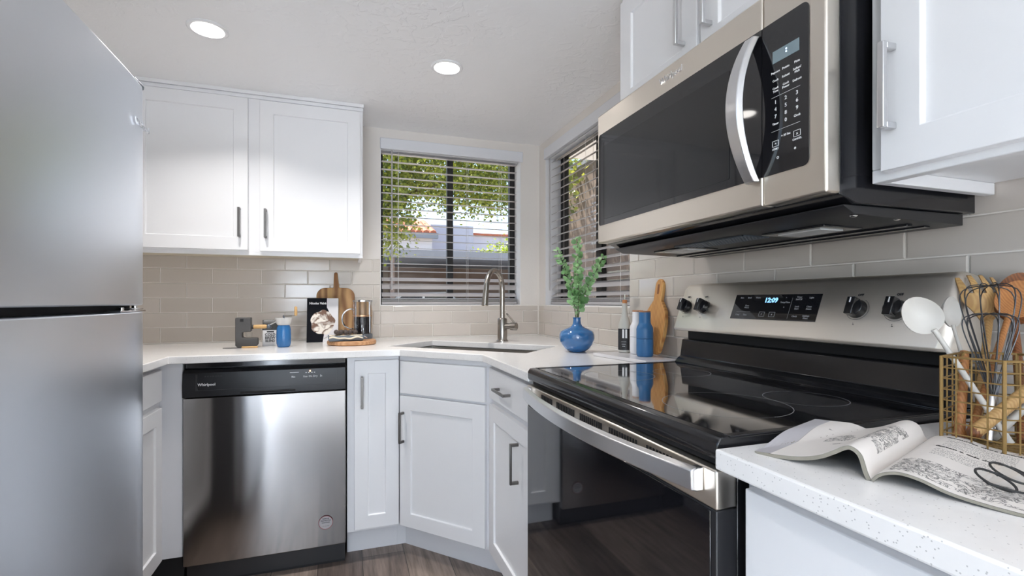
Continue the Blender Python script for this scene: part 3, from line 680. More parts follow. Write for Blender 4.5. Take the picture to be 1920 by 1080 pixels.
# sink
r = thing('sink', 'stainless undermount sink in the corner countertop', 'sink', (-.56, -.59, .70))
b = MB()
def ring(e, z): return [Vector((*dN(d, n), z)) for d, n in ((-.345-e, -1.02-e), (-.345-e, -.655+e), (.372+e, -.655+e), (.372+e, -1.02-e))]
L_ = [ring(.012, .8845), ring(-.004, .8845), ring(-.008, .72), ring(-.04, .70)]
vs = sum(L_, []); fs = []
for j in range(3):
    for k in range(4): k2 = (k+1) % 4; fs.append((j*4+k, j*4+k2, (j+1)*4+k2, (j+1)*4+k))
fs.append((12, 13, 14, 15)); b.add(vs, fs); b.build('basin', M['cavity'], r, bevel=.0)
MB().lathe([(.03, .701), (.04, .7025), (.045, .701)], 24, (*dN(.01, -.84), 0), cap=False).build('drain', M['chrome'], r)

# faucet
fx, fy = -.371, -.400; fd = Vector((-.7071, -.7071, 0)); fs_ = Vector((.7071, -.7071, 0))
r = thing('faucet', 'brushed nickel gooseneck faucet behind the corner sink', 'faucet', (fx, fy, CT))
MB().lathe([(.031, 0), (.031, .004), (.026, .010), (.0255, .115), (.022, .122), (.0, .124)], 32).build('body', M['faucet'], r, local=True)
pts = [Vector((0, 0, .118)), Vector((0, 0, .20)), Vector((0, 0, .27))]
R_ = .086
for k in range(1, 15): a = PI*k/15; pts.append(fd*(R_-R_*math.cos(a))+Z*(.27+R_*1.12*math.sin(a)))
pts.append(fd*(2*R_+.002)+Z*.262)
MB().tube(pts, .0135, 16).build('gooseneck', M['faucet'], r, local=True)
e = fd*(2*R_+.003)
MB().tube([e+Z*.262, e+fd*.004+Z*.24, e+fd*.012+Z*.19, e+fd*.012+Z*.188], [.0145, .0150, .0165, .014], 18).build('spray_head', M['faucet'], r, local=True)
e2 = fs_*.02+Z*.080
MB().tube([e2, e2+fs_*.028, e2+fs_*.030, e2+fs_*.062, e2+fs_*.064], [.016, .016, .0195, .0205, .017], 20).build('valve', M['faucet'], r, local=True)
MB().tube([e2+fs_*.055+Z*.012, e2+fs_*.03+Z*.036-fd*.01, e2-fs_*.004+Z*.065-fd*.02], [.005, .0045, .004], 10).build('lever', M['faucet'], r, local=True)

# ---------------------------------------------------------------- refrigerator
FX, FY0, FY1, FH = -1.643, -2.035, -1.277, 1.684
r = thing('refrigerator', 'tall stainless refrigerator with the freezer door on top', 'refrigerator', (-2.03, -1.65, 0))
MB().box((LW+.02, FY0+.004, .02), (FX-.068, FY1-.004, FH-.012)).build('cabinet_body', M['fridge_side'], r, bevel=.004)
def fdoor(z0, z1, name):
    poly = []; n = 16; bow = .010
    for k in range(n+1):
        t = k/n; y = FY0+(FY1-FY0)*t; e = .014; x = FX-bow+bow*(1-(2*t-1)**4)
        dd = min(t, 1-t)*(FY1-FY0)
        if dd < e: x -= (e-math.sqrt(max(e*e-(e-dd)**2, 0)))*.7
        poly.append((x, y))
    poly += [(FX-.064, FY1), (FX-.064, FY0)]
    return MB().prism(poly, z0, z1).build(name, M['steel_f'], r, bevel=.003, ang=50)
fz = fdoor(1.115, FH, 'freezer_door'); fdoor(.09, 1.098, 'fridge_door')
MB().box((FX-.065, FY0+.01, .02), (FX-.03, FY1-.01, .085)).build('toe_grille', M['blackm'], r)
MB().box((FX-.066, FY0+.01, 1.0985), (FX-.045, FY1-.012, 1.1145)).build('door_gap_seal', M['dark'], r)
b = MB(); b.box((FX-.07, FY1-.075, FH+.0005), (FX-.012, FY1-.012, FH+.014)); b.build('hinge_cap', M['greymetal'], r, bevel=.004)
b = MB(); b.box((FX-.044, FY1-.16, 1.0985), (FX-.010, FY1-.010, 1.1025)).box((FX-.04, FY1-.09, 1.104), (FX-.012, FY1-.02, 1.1075)).lathe([(.007, 1.0985), (.007, 1.1145)], 16, (FX-.024, FY1-.04, 0)).lathe([(.005, 1.0985), (.005, 1.1105)], 16, (FX-.02, FY1-.13, 0))
b.build('middle_hinge', M['chrome'], r, bevel=.001)
b = MB(); b.text('Whirlpool', .021, (FX+.0005, -1.343, 1.575), Y, Z, .002, bold=.0004)
plabel(b.build('badge', M['chrome'], fz), 'raised chrome lettering')

# ---------------------------------------------------------------- dishwasher
DX0, DX1, DY = -1.745, -1.1485, -.645
r = thing('dishwasher', 'stainless dishwasher with black console under the left countertop', 'dishwasher', (-1.447, -.33, 0))
MB().box((DX0+.003, -.60, .01), (DX1-.003, -.03, .872)).build('tub', M['blackm'], r)
MB().box((DX0+.002, -.61, .862), (DX1-.002, -.60, .884)).build('top_strip', M['black'], r)
MB().box((DX0+.004, -.598, .0), (DX1-.004, -.575, .092)).build('kick_plate', M['dark'], r)
poly = []
for k in range(21): t = k/20; poly.append((DX0+(DX1-DX0)*t, DY+.004-.004*(1-(2*t-1)**2)))
poly += [(DX1, -.602), (DX0, -.602)]
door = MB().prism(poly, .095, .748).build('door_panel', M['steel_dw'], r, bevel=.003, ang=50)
b = MB(); b.prism([(-.602, .752), (-.650, .752), (-.652, .80), (-.646, .845), (-.634, .856), (-.602, .858)], DX0, DX1, 'X')
con = b.build('console', P('black_console', (.010, .010, .012), .32, spec=.35), r, bevel=.002)
b = MB(); b.frame((DX0+.045, -.6525, .778), X, Z, NB, .008, .062, .0008).frame((DX0+.045, -.6522, .777), X, Z, NB, .515, .0012, .001).frame((DX1-.037, -.6522, .777), X, Z, NB, .0012, .06, .001)
for k in range(7): b.frame((DX0+.075+k*.009, -.6495, .829), X, Z, NB, .006, .005, .0006)
b.build('console_trim', M['blackm'], con)
b = MB(); b.prism([(-.6515, .757), (-.653, .757), (-.656, .765), (-.652, .7655)], -1.545, -1.345, 'X'); b.build('handle_lip', M['blackm'], con, bevel=.001)
b = MB(); b.text('Whirlpool', .0145, (-1.662, -.6525, .80), X, Z, .0006, bold=.0003)
yb = -.6525
b.frame((-1.365, yb, .832), X, Z, NB, .034, .0016, .0005)
for (x, s) in ((-1.352, 'Rin'), (-1.306, 'Eco'), (-1.287, 'On'), (-1.268, 'Dry'), (-1.246, 'St')): b.text(s, .011, (x, yb, .815), X, Z, .0005)
for x in (-1.306, -1.296, -1.284, -1.274): b.frame((x, yb, .829), X, Z, NB, .005, .003, .0005)
b.build('markings', M['inkw'], con)
MB().frame((-1.291, yb-.0003, .834), X, Z, NB, .005, .006, .001).build('indicator', M['led'], con)
b = MB(); cx, cz = -1.228, .196
def discY(b, cx, y, cz, r0, r1, n=40):
    vs = []; fs = []
    for k in range(n): a = 2*PI*k/n; vs += [(cx+r0*math.cos(a), y, cz+r0*math.sin(a)), (cx+r1*math.cos(a), y, cz+r1*math.sin(a))]
    for k in range(n): k2 = (k+1) % n; fs.append((2*k, 2*k+1, 2*k2+1, 2*k2))
    return b.add(vs, fs)
ys = DY-.0012
discY(b, cx, ys, cz, 0.00001, .027); st = b.build('sticker', M['sticker'], door)
discY(MB(), cx, ys-.0003, cz, .0265, .0285).build('sticker_ring', M['inkred'], door)
b = MB()
for s, z in (('REMOVE', .212), ('PROTECTIVE', .204), ('COATING', .196), ('--- --- ----', .182)): b.text(s, .0068, (cx, ys-.0003, z), X, Z, .0003, bold=.0002)
b.build('sticker_text', M['ink'], door)

# ---------------------------------------------------------------- microwave
MX, MY0, MY1 = -.40, -2.241, -1.474
r = thing('microwave', 'stainless over-the-range microwave with black glass door', 'microwave', (-.2, -1.86, 1.29))
b = MB(); b.prism([(-.368, 1.700), (-.368, 1.305), (-.330, 1.292), (-.012, 1.292), (-.012, 1.700)], MY0+.002, MY1-.002, 'Y'); b.build('housing', M['black'], r, bevel=.002)
DS = -2.112
door = MB().box((-.367, DS+.001, 1.305), (MX, MY1, 1.703)).build('door', M['steel'], r, bevel=.004)
ctl = MB().box((-.367, MY0, 1.305), (MX, DS-.001, 1.703)).build('control_panel', M['steel'], r, bevel=.004)
def roundrect(y0, y1, z0, z1, rad, corners=(1, 1, 1, 1)):
    out = []
    for (cy, cz, a0, on) in ((y1, z1, 0, corners[0]), (y0, z1, 90, corners[1]), (y0, z0, 180, corners[2]), (y1, z0, 270, corners[3])):
        if not on: out.append((cy, cz)); continue
        sy = -1 if cy == y1 else 1; sz = -1 if cz == z1 else 1
        for k in range(6): a = math.radians(a0+90*k/5); out.append((cy+sy*rad+rad*math.cos(a), cz+sz*rad+rad*math.sin(a)))
    return out
win = MB().prism(roundrect(DS+.001, -1.484, 1.359, 1.640, .010, (1, 0, 0, 1)), MX-.0015, MX+.002, 'X').build('window_glass', M['bglass'], door)
MB().prism(roundrect(-2.03, -1.515, 1.376, 1.60, .004), MX-.0022, MX-.0014, 'X').build('window_mesh', M['mwglass'], door)
blk = MB().prism(roundrect(-2.2105, DS-.001, 1.359, 1.640, .012, (0, 1, 1, 0)), MX-.0015, MX+.002, 'X').build('control_glass', M['bglass'], ctl)
MB().box((MX-.0024, -2.192, 1.562), (MX-.0014, -2.137, 1.584)).build('display', M['lcdpanel'], ctl)
MB().box((MX-.0030, -2.1675, 1.571), (MX-.0023, -2.1655, 1.5735)).box((MX-.0030, -2.1675, 1.576), (MX-.0023, -2.1655, 1.5785)).build('display_dots', M['mwdot'], ctl)
b = MB(); mx = MX-.0018; Rm = -Y
def mt(s, y, z, sz=.0068): b.text(s, sz, (mx, y, z), Rm, Z, .0004, bold=.00012)
for j, (row, z) in enumerate(((('Popcorn', 'Potato', 'Pizza'), 1.545), (('Cook', 'Reheat', 'Soften/\nMelt'), 1.530), (('Cook\nTime', 'Cook\nPower', 'Defrost'), 1.513))):
    for s, y in zip(row, (-2.143, -2.165, -2.188)): mt(s, y, z, .0056)
for j, row in enumerate((('1', '2', '3'), ('4', '5', '6'), ('7', '8', '9'), ('Timer', '0', 'Clock'))):
    for s, y in zip(row, (-2.143, -2.165, -2.188)): mt(s, y, 1.490-j*.0132, .0095 if len(s) == 1 else .0055)
mt('+ 30 Sec', -2.165, 1.424, .0055); mt('START', -2.143, 1.404, .0048); mt('CANCEL', -2.188, 1.409, .0048)
for y, z, t in ((-2.143, 1.414, '>'), (-2.188, 1.419, 'x')):
    mt(t, y, z, .007)
    for (a, c) in (((-.007, -.0055), (.014, .0008)), ((-.007, .0047), (.014, .0008))): b.frame((mx, y-a[0], z+a[1]), -Y, Z, NR, c[0], c[1], .0004)
    for a in (-.007, .0062): b.frame((mx, y-a, z-.0055), -Y, Z, NR, .0008, .011, .0004)
mt('o', -2.148, 1.388, .010); mt('*', -2.184, 1.392, .010)
b.frame((mx, -2.134, 1.4995), -Y, Z, NR, .06, .0005, .0003).frame((mx, -2.134, 1.437), -Y, Z, NR, .06, .0005, .0003)
b.build('key_markings', M['inkw'], ctl)
b = MB(); b.text('Whirlpool', .021, (MX-.0005, -1.8375, 1.674), Rm, Z, .0015, bold=.0003); b.build('badge', M['chrome'], door)
# bowed handle
def bowbar(z0, z1, y, x0, bow, wid, th, n=24):
    def sec(t):
        z = z0+(z1-z0)*t; k = 1-(2*t-1)**2; return z, x0-bow*k, k
    vs = []; fs = []
    for i in range(n+1):
        z, x, k = sec(i/n); w = wid*(.8+.2*k)
        vs += [(x, y+w/2, z), (x-th, y+w/2-.004, z), (x-th, y-w/2+.004, z), (x, y-w/2, z)]
    for i in range(n):
        for j in range(4): j2 = (j+1) % 4; fs.append((i*4+j, i*4+j2, i*4+4+j2, i*4+4+j))
    fs += [(3, 2, 1, 0), tuple(n*4+j for j in range(4))]; return MB().add(vs, fs)
bowbar(1.352, 1.630, -2.094, MX-.002, .044, .037, .013).build('door_handle', M['steel_h'], door, bevel=.002)
# vented bottom plate
bp = MB().prism([(-.345, 1.289), (-.318, 1.276), (-.03, 1.270), (-.03, 1.291), (-.345, 1.291)], MY0+.012, MY1-.012, 'Y').build('bottom_plate', M['blackm'], r, bevel=.002)
for i, y in enumerate((-2.06, -1.66)):
    MB().box((-.272, y-.075, 1.2705), (-.165, y+.075, 1.2755)).build('lamp_bezel', M['black'], bp, bevel=.002)
    MB().box((-.25, y-.05, 1.2685), (-.187, y+.05, 1.2712)).build('lamp_lens', M['lens'], bp)
b = MB()
for k in range(26): yy = -1.96+k*.0095; b.box((-.30, yy, 1.2722), (-.225, yy+.004, 1.2752))
for k in range(8): xx = -.30+k*.0107; b.box((xx, -1.96, 1.2719), (xx+.003, -1.72, 1.2750))
b.build('grease_filter', M['greymetal'], bp)
for x in (-.31, -.20, -.10, -.05): MB().sphere((x, MY0+.020, 1.2745), .006, 12, 8, (1, 1, .5)).build('screw', M['screw'], bp)
for x in (-.14, -.09): MB().box((x, -2.2, 1.2682), (x+.015, -1.52, 1.2725)).build('stiffening_rib', M['black'], bp, bevel=.001)

# ---------------------------------------------------------------- range
RY0, RY1 = -2.262, -1.488
r = thing('range', 'stainless electric range with black glass cooktop and oven door', 'range', (-.33, -1.875, 0))
MB().box((-.60, RY0+.004, .02), (-.03, RY1-.004, .880)).build('body', M['black'], r, bevel=.002)
MB().box((-.625, RY0+.006, .8815), (-.03, RY1-.006, .8935)).build('cooktop_underside', M['dark'], r)
b = MB(); b.prism([(-.637, .894), (-.640, .900), (-.640, .918), (-.634, .927), (-.620, .9285), (-.616, .9262), (-.612, .9262), (-.05, .9262), (-.05, .894)], RY0, RY1, 'Y')
ck = b.build('cooktop', M['black'], r, bevel=.002)
for y in (RY0, RY1-.014): MB().box((-.616, y, .9255), (-.06, y+.014, .9285)).build('side_rim', M['black'], ck, bevel=.001)
MB().box((-.612, RY0+.014, .9262), (-.125, RY1-.014, .9272)).build('glass_surface', M['cookglass'], ck)
b = MB()
def ringZ(cx, cy, r0, w=.0011, z=.92745, n=72, a0=0, a1=2*PI):
    vs = []; fs = []
    for k in range(n+1): a = a0+(a1-a0)*k/n; vs += [(cx+r0*math.cos(a), cy+r0*math.sin(a), z), (cx+(r0+w)*math.cos(a), cy+(r0+w)*math.sin(a), z)]
    for k in range(n): fs.append((2*k, 2*k+1, 2*k+3, 2*k+2))
    b.add(vs, fs)
for cx, cy, q in ((-.262, -2.085, .076), (-.455, -2.075, .115), (-.455, -1.69, .092), (-.262, -1.70, .076)): ringZ(cx, cy, q)
b.build('burner_outlines', M['inkg'], ck)
# sloped black splash panel and stainless console
b = MB(); b.prism([(-.128, .9275), (-.118, .940), (-.106, .948), (-.098, 1.000), (-.090, 1.003), (-.03, 1.003), (-.03, .9275)], RY0+.006, RY1-.006, 'Y'); b.build('splash_panel', M['black'], r, bevel=.002)
MB().box((-.085, RY0+.02, 1.0035), (-.03, RY1-.02, 1.040)).build('vent_gap', M['dark'], r)
prof = [(-.134, 1.032), (-.137, 1.040), (-.088, 1.168), (-.076, 1.179), (-.055, 1.181), (-.012, 1.170), (-.012, 1.032)]
vs = []; n = len(prof); fs = []
ysec = [(RY0-.002, .82, -.016), (RY0+.004, .93, -.006), (RY0+.018, 1, 0), (RY1-.018, 1, 0), (RY1-.004, .93, -.006), (RY1+.002, .82, -.016)]
for (yy, k, dz) in ysec:
    for (px, pz) in prof: vs.append((-.012+(px+.012)*k, yy, pz+(dz if pz > 1.1 else 0)))
for s_ in range(len(ysec)-1):
    for j in range(n): j2 = (j+1) % n; fs.append((s_*n+j, s_*n+j2, (s_+1)*n+j2, (s_+1)*n+j))
fs += [tuple(range(n)), tuple((len(ysec)-1)*n+j for j in range(n))]
con = MB().add(vs, fs).build('control_console', M['steel_c'], r, bevel=.002, ang=40)
cU = Vector((.049, 0, .128)).normalized(); cN = Vector((-cU.z, 0, cU.x)); cR = -Y
def cpt(y, z, d=0): t = (z-1.040)/.128; return Vector((-.137+.049*t, y, z))+cN*d
gp = MB().frame(cpt(-1.733, 1.077), cR, cU, cN, .262, .070, .0012).build('clock_panel', M['bglass'], con)
b = MB()
def ct(s, y, z, sz=.006, bd=.0001): b.text(s, sz, cpt(y, z, .0014), cR, cU, .0004, bold=bd)
for s, y, z in (('Bake', -1.757, 1.134), ('Broil', -1.783, 1.134), ('Warm', -1.812, 1.134), ('Keep\nWarm', -1.782, 1.110), ('Delay', -1.757, 1.088), ('Time', -1.783, 1.088),
                ('^', -1.900, 1.133), ('Temp/Time', -1.900, 1.122), ('v', -1.900, 1.110), ('Timer\nSet/Off', -1.937, 1.132), ('Light', -1.970, 1.133),
                ('Lock\nStart', -1.937, 1.109), ('Clean\nSteam', -1.970, 1.109), ('Clock', -1.937, 1.088), ('Settings\nMenu', -1.968, 1.087)): ct(s, y, z)
for y, t in ((-1.838, '>'), (-1.870, 'x')):
    ct(t, y, 1.091, .008)
    for q in (-.0065, .0056): b.frame(cpt(y+.009, 1.091)+cU*q+cN*.0013, cR, cU, cN, .018, .0009, .0003)
    for q in (-.009, .0081): b.frame(cpt(y-q, 1.091)-cU*.0065+cN*.0013, cR, cU, cN, .0009, .013, .0003)
b.frame(cpt(-1.918, 1.082, .0013), cR, cU, cN, .0005, .055, .0002).frame(cpt(-1.75, 1.0965, .0013), cR, cU, cN, .048, .0005, .0002)
b.build('panel_markings', M['inkg'], con)
b = MB(); b.text('12:09', .0185, cpt(-1.856, 1.127, .0014), cR, cU, .0004, bold=.0006); b.build('clock_digits', M['lcd'], con)
b = MB()
for ky in (-1.533, -1.612, -2.085, -2.163):
    kc = cpt(ky, 1.108)
    mtx = Matrix.Translation(kc) @ Matrix((cR, cU, cN)).transposed().to_4x4()
    kb = MB(); kb.lathe([(.0205, .0), (.0205, .004), (.019, .010), (.018, .016), (.0, .017)], 32)
    kb.prism([(-.0085, -.019), (.0085, -.019), (.0085, .019), (-.0085, .019)], .010, .028); kb.xf(mtx)
    k = kb.build('knob', M['black'], con, bevel=.0015)
    MB().prism([(-.0012, .006), (.0012, .006), (.0012, .017), (-.0012, .017)], .028, .0286).xf(mtx).build('pointer_mark', M['inkw'], k)
    ct('OFF', ky, 1.108+.030, .007, .0003); ct(':.', ky, 1.108-.031, .009, .0003)
    n_ = 48; vs = []; fs = []
    for q in range(n_+1):
        a = math.radians(-240+300*q/n_); 
        for rr in (.0235, .0242): vs.append(kc+cN*.0006+cR*rr*math.cos(a)+cU*rr*math.sin(a))
    for q in range(n_): fs.append((2*q, 2*q+1, 2*q+3, 2*q+2))
    b.add(vs, fs)
b.build('dial_markings', M['ink'], con)
# oven door
od = MB().box((-.640, RY0+.0015, .180), (-.602, RY1-.0015, .821)).build('oven_door', M['blackm'], r, bevel=.002)
MB().box((-.6415, RY0+.0, .822), (-.6035, RY1-.0, .880)).build('door_top_band', M['steel'], od, bevel=.003)
MB().box((-.6425, RY0+.012, .190), (-.639, RY1-.006, .818)).build('door_glass', M['bglass'], od, bevel=.001)
for g0, g1 in ((-1.60, 8), (-1.70, 11), (-1.83, 11), (-1.96, 11), (-2.09, 8)):
    b = MB()
    for k in range(g1): b.box((-.6425, g0-k*.0095, .852), (-.6412, g0-k*.0095-.005, .870))
    b.build('vent_slots', M['dark'], od)
def hbar(n=30):
    vs = []; fs = []; y0, y1 = -2.236, -1.512
    for i in range(n+1):
        t = i/n; y = y0+(y1-y0)*t; k = 1-(2*t-1)**2; x = -.664-.036*k
        vs += [(x+.013, y, .841), (x, y, .845), (x, y, .875), (x+.013, y, .879)]
    for i in range(n):
        for j in range(4): j2 = (j+1) % 4; fs.append((i*4+j, i*4+j2, i*4+4+j2, i*4+4+j))
    fs += [(3, 2, 1, 0), tuple(n*4+j for j in range(4))]; b = MB().add(vs, fs)
    b.box((-.655, y0, .842), (-.6415, y0+.014, .878)).box((-.655, y1-.014, .842), (-.6415, y1, .878)); return b
hbar().build('oven_handle', M['steel_h'], od, bevel=.002)
MB().box((-.635, RY0+.004, .03), (-.602, RY1-.004, .172)).build('storage_drawer', M['black'], r, bevel=.003)

# ---------------------------------------------------------------- coffee corner
cr = math.atan2(-.3, .95)                     # turn small things to face into the room
r = thing('espresso_maker', 'charcoal hand espresso maker with wooden portafilter handle, beside the coffee bag', 'coffee maker', (-1.58, -.331, CT), .08)
b = MB()
def rbox(b, x0, x1, y0, y1, z0, z1): return b.box((x0, y0, z0), (x1, y1, z1))
b.prism([(-.041, .010), (-.030, 0), (.040, 0), (.05, .012), (.05, .034), (.048, .042), (-.008, .044), (-.014, .048), (-.014, .066), (-.010, .070), (.022, .072), (.022, .133), (.020, .136), (-.039, .136), (-.041, .133)], -.03, .03, 'Y')
b.build('body', M['darkgrey'], r, bevel=.003, local=True)
MB().box((-.022, -.0308, .118), (-.008, -.029, .131)).build('water_inlet', M['dark'], r, local=True)
MB().lathe([(.013, .045), (.015, .068), (.0138, .068), (.012, .047), (.0, .047)], 24, (.012, -.006, 0)).build('cup', M['jar'], r, local=True)
pf = MB().tube([(.020, -.01, .093), (.031, -.012, .093)], .010, 16).build('portafilter_collar', M['darkgrey'], r, local=True)
MB().tube([(.031, -.012, .093), (.05, -.014, .0935), (.078, -.017, .094), (.086, -.018, .094)], [.0085, .0095, .0095, .007], 18).build('handle', M['w_light'], r, local=True)
MB().sphere((.095, -.019, .094), .0115, 18, 12).build('end_knob', M['greymetal'], r, local=True)
r = thing('coffee_scoop', 'slim metal rod scoop resting between espresso maker and blue grinder', 'scoop', (-1.478, -.352, CT+.1))
MB().tube([(0, 0, .003), (.025, -.006, .016), (.05, -.012, .028)], .0028, 10).build('rod', M['steel_h'], r, local=True)
r = thing('coffee_bag', 'white coffee bag with black top, behind the blue grinder', 'bag', (-1.487, -.275, CT), .06)
b = MB()
def bagf(u, v):
    a = 2*PI*u; sq = .35; z = v*.122; k = 1-max(0, (v-.65)/.35)**2*.75
    x = .033*max(-1, min(1, 1.35*math.cos(a))); y = .019*k*max(-1, min(1, 1.35*math.sin(a))); return Vector((x, y, z))
b.grid(bagf, 40, 24, True)
nv = 24
for i in range(len(b.f)): b.m[i] = 1 if (b.v[b.f[i][0]].z > .072) else 0
b.build('pouch', [P('white_bag', '#d5d3d2', .5), P('black_bag', (.02, .02, .02), .4)], r, local=True)
b = MB()
b.frame((-.014, -.0197, .064), X, Z, NB, .03, .006, .0004)
for s, z in (('COLD', .053), ('BREW', .038), ('BLEND', .0235)): b.text(s, .017, (0, -.0196, z), X, Z, .0005, bold=.0005, sx=.78 if s == 'BLEND' else .95)
b.build('print', M['ink'], r, local=True)
r = thing('coffee_grinder', 'blue hand coffee grinder with glass hopper and crank', 'grinder', (-1.419, -.373, CT))
MB().lathe([(.022, 0), (.0275, .004), (.0305, .018), (.0312, .05), (.0305, .080), (.028, .092), (.0245, .1005), (.0, .101)], 36).build('body', M['blue_g'], r, local=True)
MB().lathe([(.026, .1015), (.033, .112), (.0355, .134), (.034, .134), (.031, .113), (.0245, .1025)], 36, cap=False).build('glass_hopper', M['frost'], r, local=True)
MB().lathe([(.012, .101), (.010, .12), (.004, .128), (.004, .146), (.0, .147)], 20).build('burr_shaft', M['greymetal'], r, local=True)
ck = MB().tube([(-.004, 0, .1425), (.0535, -.004, .1435)], .0032, 8).build('crank_arm', M['faucet'], r, local=True)
MB().lathe([(.0055, .144), (.0066, .15), (.0062, .184), (.0, .187)], 16, (.0515, -.004, 0)).build('crank_knob', M['w_light'], ck, local=True)
r = thing('butter_knife', 'thin dark-bladed knife with pale wooden handle lying before the espresso maker', 'knife', (-1.60, -.378, CT), -.02)
MB().prism([(-.065, 0), (-.02, -.006), (.01, -.006), (.01, .005), (-.02, .006)], .0005, .003).build('blade', M['darkgrey'], r, local=True)
MB().box((.01, -.006, .0005), (.075, .006, .0075)).build('handle', M['w_light'], r, local=True, bevel=.002)

# cookbook leaning on the board
tl = math.radians(8)
r = thing('cookbook', 'navy and white cookbook standing in front of the handled wooden board', 'book', (-1.262, -.155, CT), rot=(-tl, 0, -.03))
bw, bh = .152, .229
MB().box((-bw/2+.003, .002, .002), (bw/2, .016, bh-.003)).build('pages', M['paper'], r, local=True)
cv = MB().box((-bw/2, 0, 0), (bw/2, .0018, bh)).box((-bw/2, .0162, 0), (bw/2, .018, bh)).box((-bw/2, 0, 0), (-bw/2+.0018, .018, bh)).build('cover', M['navy'], r, local=True)
MB().prism([(bw/2-.056, bh-.0005), (bw/2-.0005, bh-.0005), (bw/2-.0005, .0005), (.004-bw*.02, .0005), (.010, .06), (.03, .16), (bw/2-.056, .18)], -.0006, -.0001, 'Y').build('cover_photo_panel', M['bookw'], cv, local=True)
b = MB(); vs = [(-.0005, 0, 0)]
n_ = 40; vs = [(0, -.0012, .102)]
for k in range(n_): a = 2*PI*k/n_; q = .058*(1+.05*math.sin(5*a+1)+.03*math.sin(9*a)); vs.append((q*1.0*math.cos(a), -.0012, .102+q*1.08*math.sin(a)))
b.add(vs, [(0, 1+k, 1+(k+1) % n_) for k in range(n_)]); b.build('cover_dessert', M['cake'], cv, local=True)
b = MB(); b.text('Nicolas Vahé', .0155, (-.024, -.0006, bh-.028), X, Z, .0006, bold=.0006); b.build('title', M['inkw'], cv, local=True)
# handled cutting board leaning on tiles
tb = math.radians(12.5)
r = thing('cutting_board', 'tall acacia cutting board with a slim upright handle, leaning on the tiles', 'cutting board', (-1.2, -.098, CT), rot=(-tb, 0, 0))
pts = []
def arc(cx, cz, q, a0, a1, n=8): return [(cx+q*math.cos(math.radians(a0+(a1-a0)*k/n)), cz+q*math.sin(math.radians(a0+(a1-a0)*k/n))) for k in range(n+1)]
pts = arc(-.077, .022, .02, 180, 270)+arc(.077, .022, .02, 270, 360)+arc(.052, .245, .045, 0, 90)+[(.018, .291)]+arc(.0, .368, .009, 0, 180)+[(-.012, .291)]+arc(-.052, .245, .045, 90, 180)
pts[0:0] = []
MB().prism(pts, 0, .018, 'Y').build('board', M['w_acacia'], r, local=True, bevel=.003)
MB().prism([(-.042, .01), (-.018, .01), (-.018, .2885), (-.042, .2885)], -.0006, .001, 'Y').build('pale_inlay', M['w_light'], r, local=True)
r = thing('serving_board', 'rough live-edge board leaning behind the french press', 'cutting board', (-1.077, -.075, CT), rot=(-math.radians(12), 0, 0))
random.seed(3)
pts = []
for k in range(36):
    a = 2*PI*k/36; q = 1+.03*math.sin(7*a)+random.uniform(-.02, .02); pts.append((.066*q*math.copysign(abs(math.cos(a))**.5, math.cos(a)), .112+.112*(q if math.sin(a) > 0 else 1)*math.copysign(abs(math.sin(a))**.5, math.sin(a))))
MB().prism(pts, 0, .016, 'Y').build('board', M['w_bark'], r, local=True, bevel=.002)

# round board with tray and french press
RBX, RBY = -1.12, -.325
r = tag(MB().lathe([(.108, 0), (.114, .004), (.115, .012), (.113, .019), (.109, .022), (.0, .022)], 64).build('round_board', M['w_round'], None, local=True), 'round wooden serving board under tray and french press', 'serving board')
r.location = (RBX, RBY, CT)
r = thing('french_press', 'glass french press half filled with black coffee on the round board', 'french press', (-1.068, -.262, CT+.022), .0)
MB().lathe([(.048, 0), (.048, .022), (.046, .024), (.0, .024)], 36).build('base', M['greymetal'], r, local=True)
MB().lathe([(.0445, .0245), (.0445, .182), (.046, .186), (.0445, .186), (.0428, .182), (.0428, .0255), (.0, .0255)], 40, cap=False).build('glass_beaker', M['jar'], r, local=True)
MB().lathe([(.0, .0262), (.0415, .0262), (.0415, .110), (.0, .110)], 36).build('coffee', M['coffee'], r, local=True)
MB().lathe([(.0452, .1135), (.0468, .1135), (.0468, .1185), (.0452, .1185), (.0452, .1135)], 40, cap=False).build('copper_band', M['copper'], r, local=True)
b = MB()
for k in range(4): a = PI/4+k*PI/2; b.tube([(.0465*math.cos(a), .0465*math.sin(a), .022), (.0465*math.cos(a), .0465*math.sin(a), .186)], .002, 6)
b.build('frame_wires', M['chrome'], r, local=True)
MB().lathe([(.048, .186), (.048, .194), (.036, .1965), (.006, .1985), (.0, .199)], 36).build('lid', M['chrome'], r, local=True)
MB().tube([(.046, 0, .168), (.057, 0, .184), (.068, 0, .186)], [.012, .008, .004], 10).build('spout', M['jar'], r, local=True)
hp = [Vector((-.047, 0, .145))]+[Vector((-.053-.045*math.sin(PI*k/12), -.004, .1+.05*math.cos(PI*k/12))) for k in range(0, 13)]+[Vector((-.047, 0, .05))]
MB().tube(hp, .0042, 10).build('handle', M['chrome'], r, local=True)
r = thing('serving_tray', 'small grey metal tray with wire handles on the round board', 'tray', (-1.148, -.375, CT+.022), .03)
tw, td = .078, .040
def trayring(e, z): return [(-tw-e, -td-e, z), (tw+e, -td-e, z), (tw+e, td+e, z), (-tw-e, td+e, z)]
L_ = [trayring(-.004, .0005), trayring(.0, .006), trayring(.003, .026), trayring(.0012, .026), trayring(-.002, .007), trayring(-.006, .003)]
vs = sum(L_, []); fs = [(0, 3, 2, 1)]
for j in range(5):
    for k in range(4): k2 = (k+1) % 4; fs.append((j*4+k, j*4+k2, (j+1)*4+k2, (j+1)*4+k))
fs.append((20, 21, 22, 23)); MB().add(vs, fs).build('pan', M['greymetal'], r, local=True, bevel=.004)
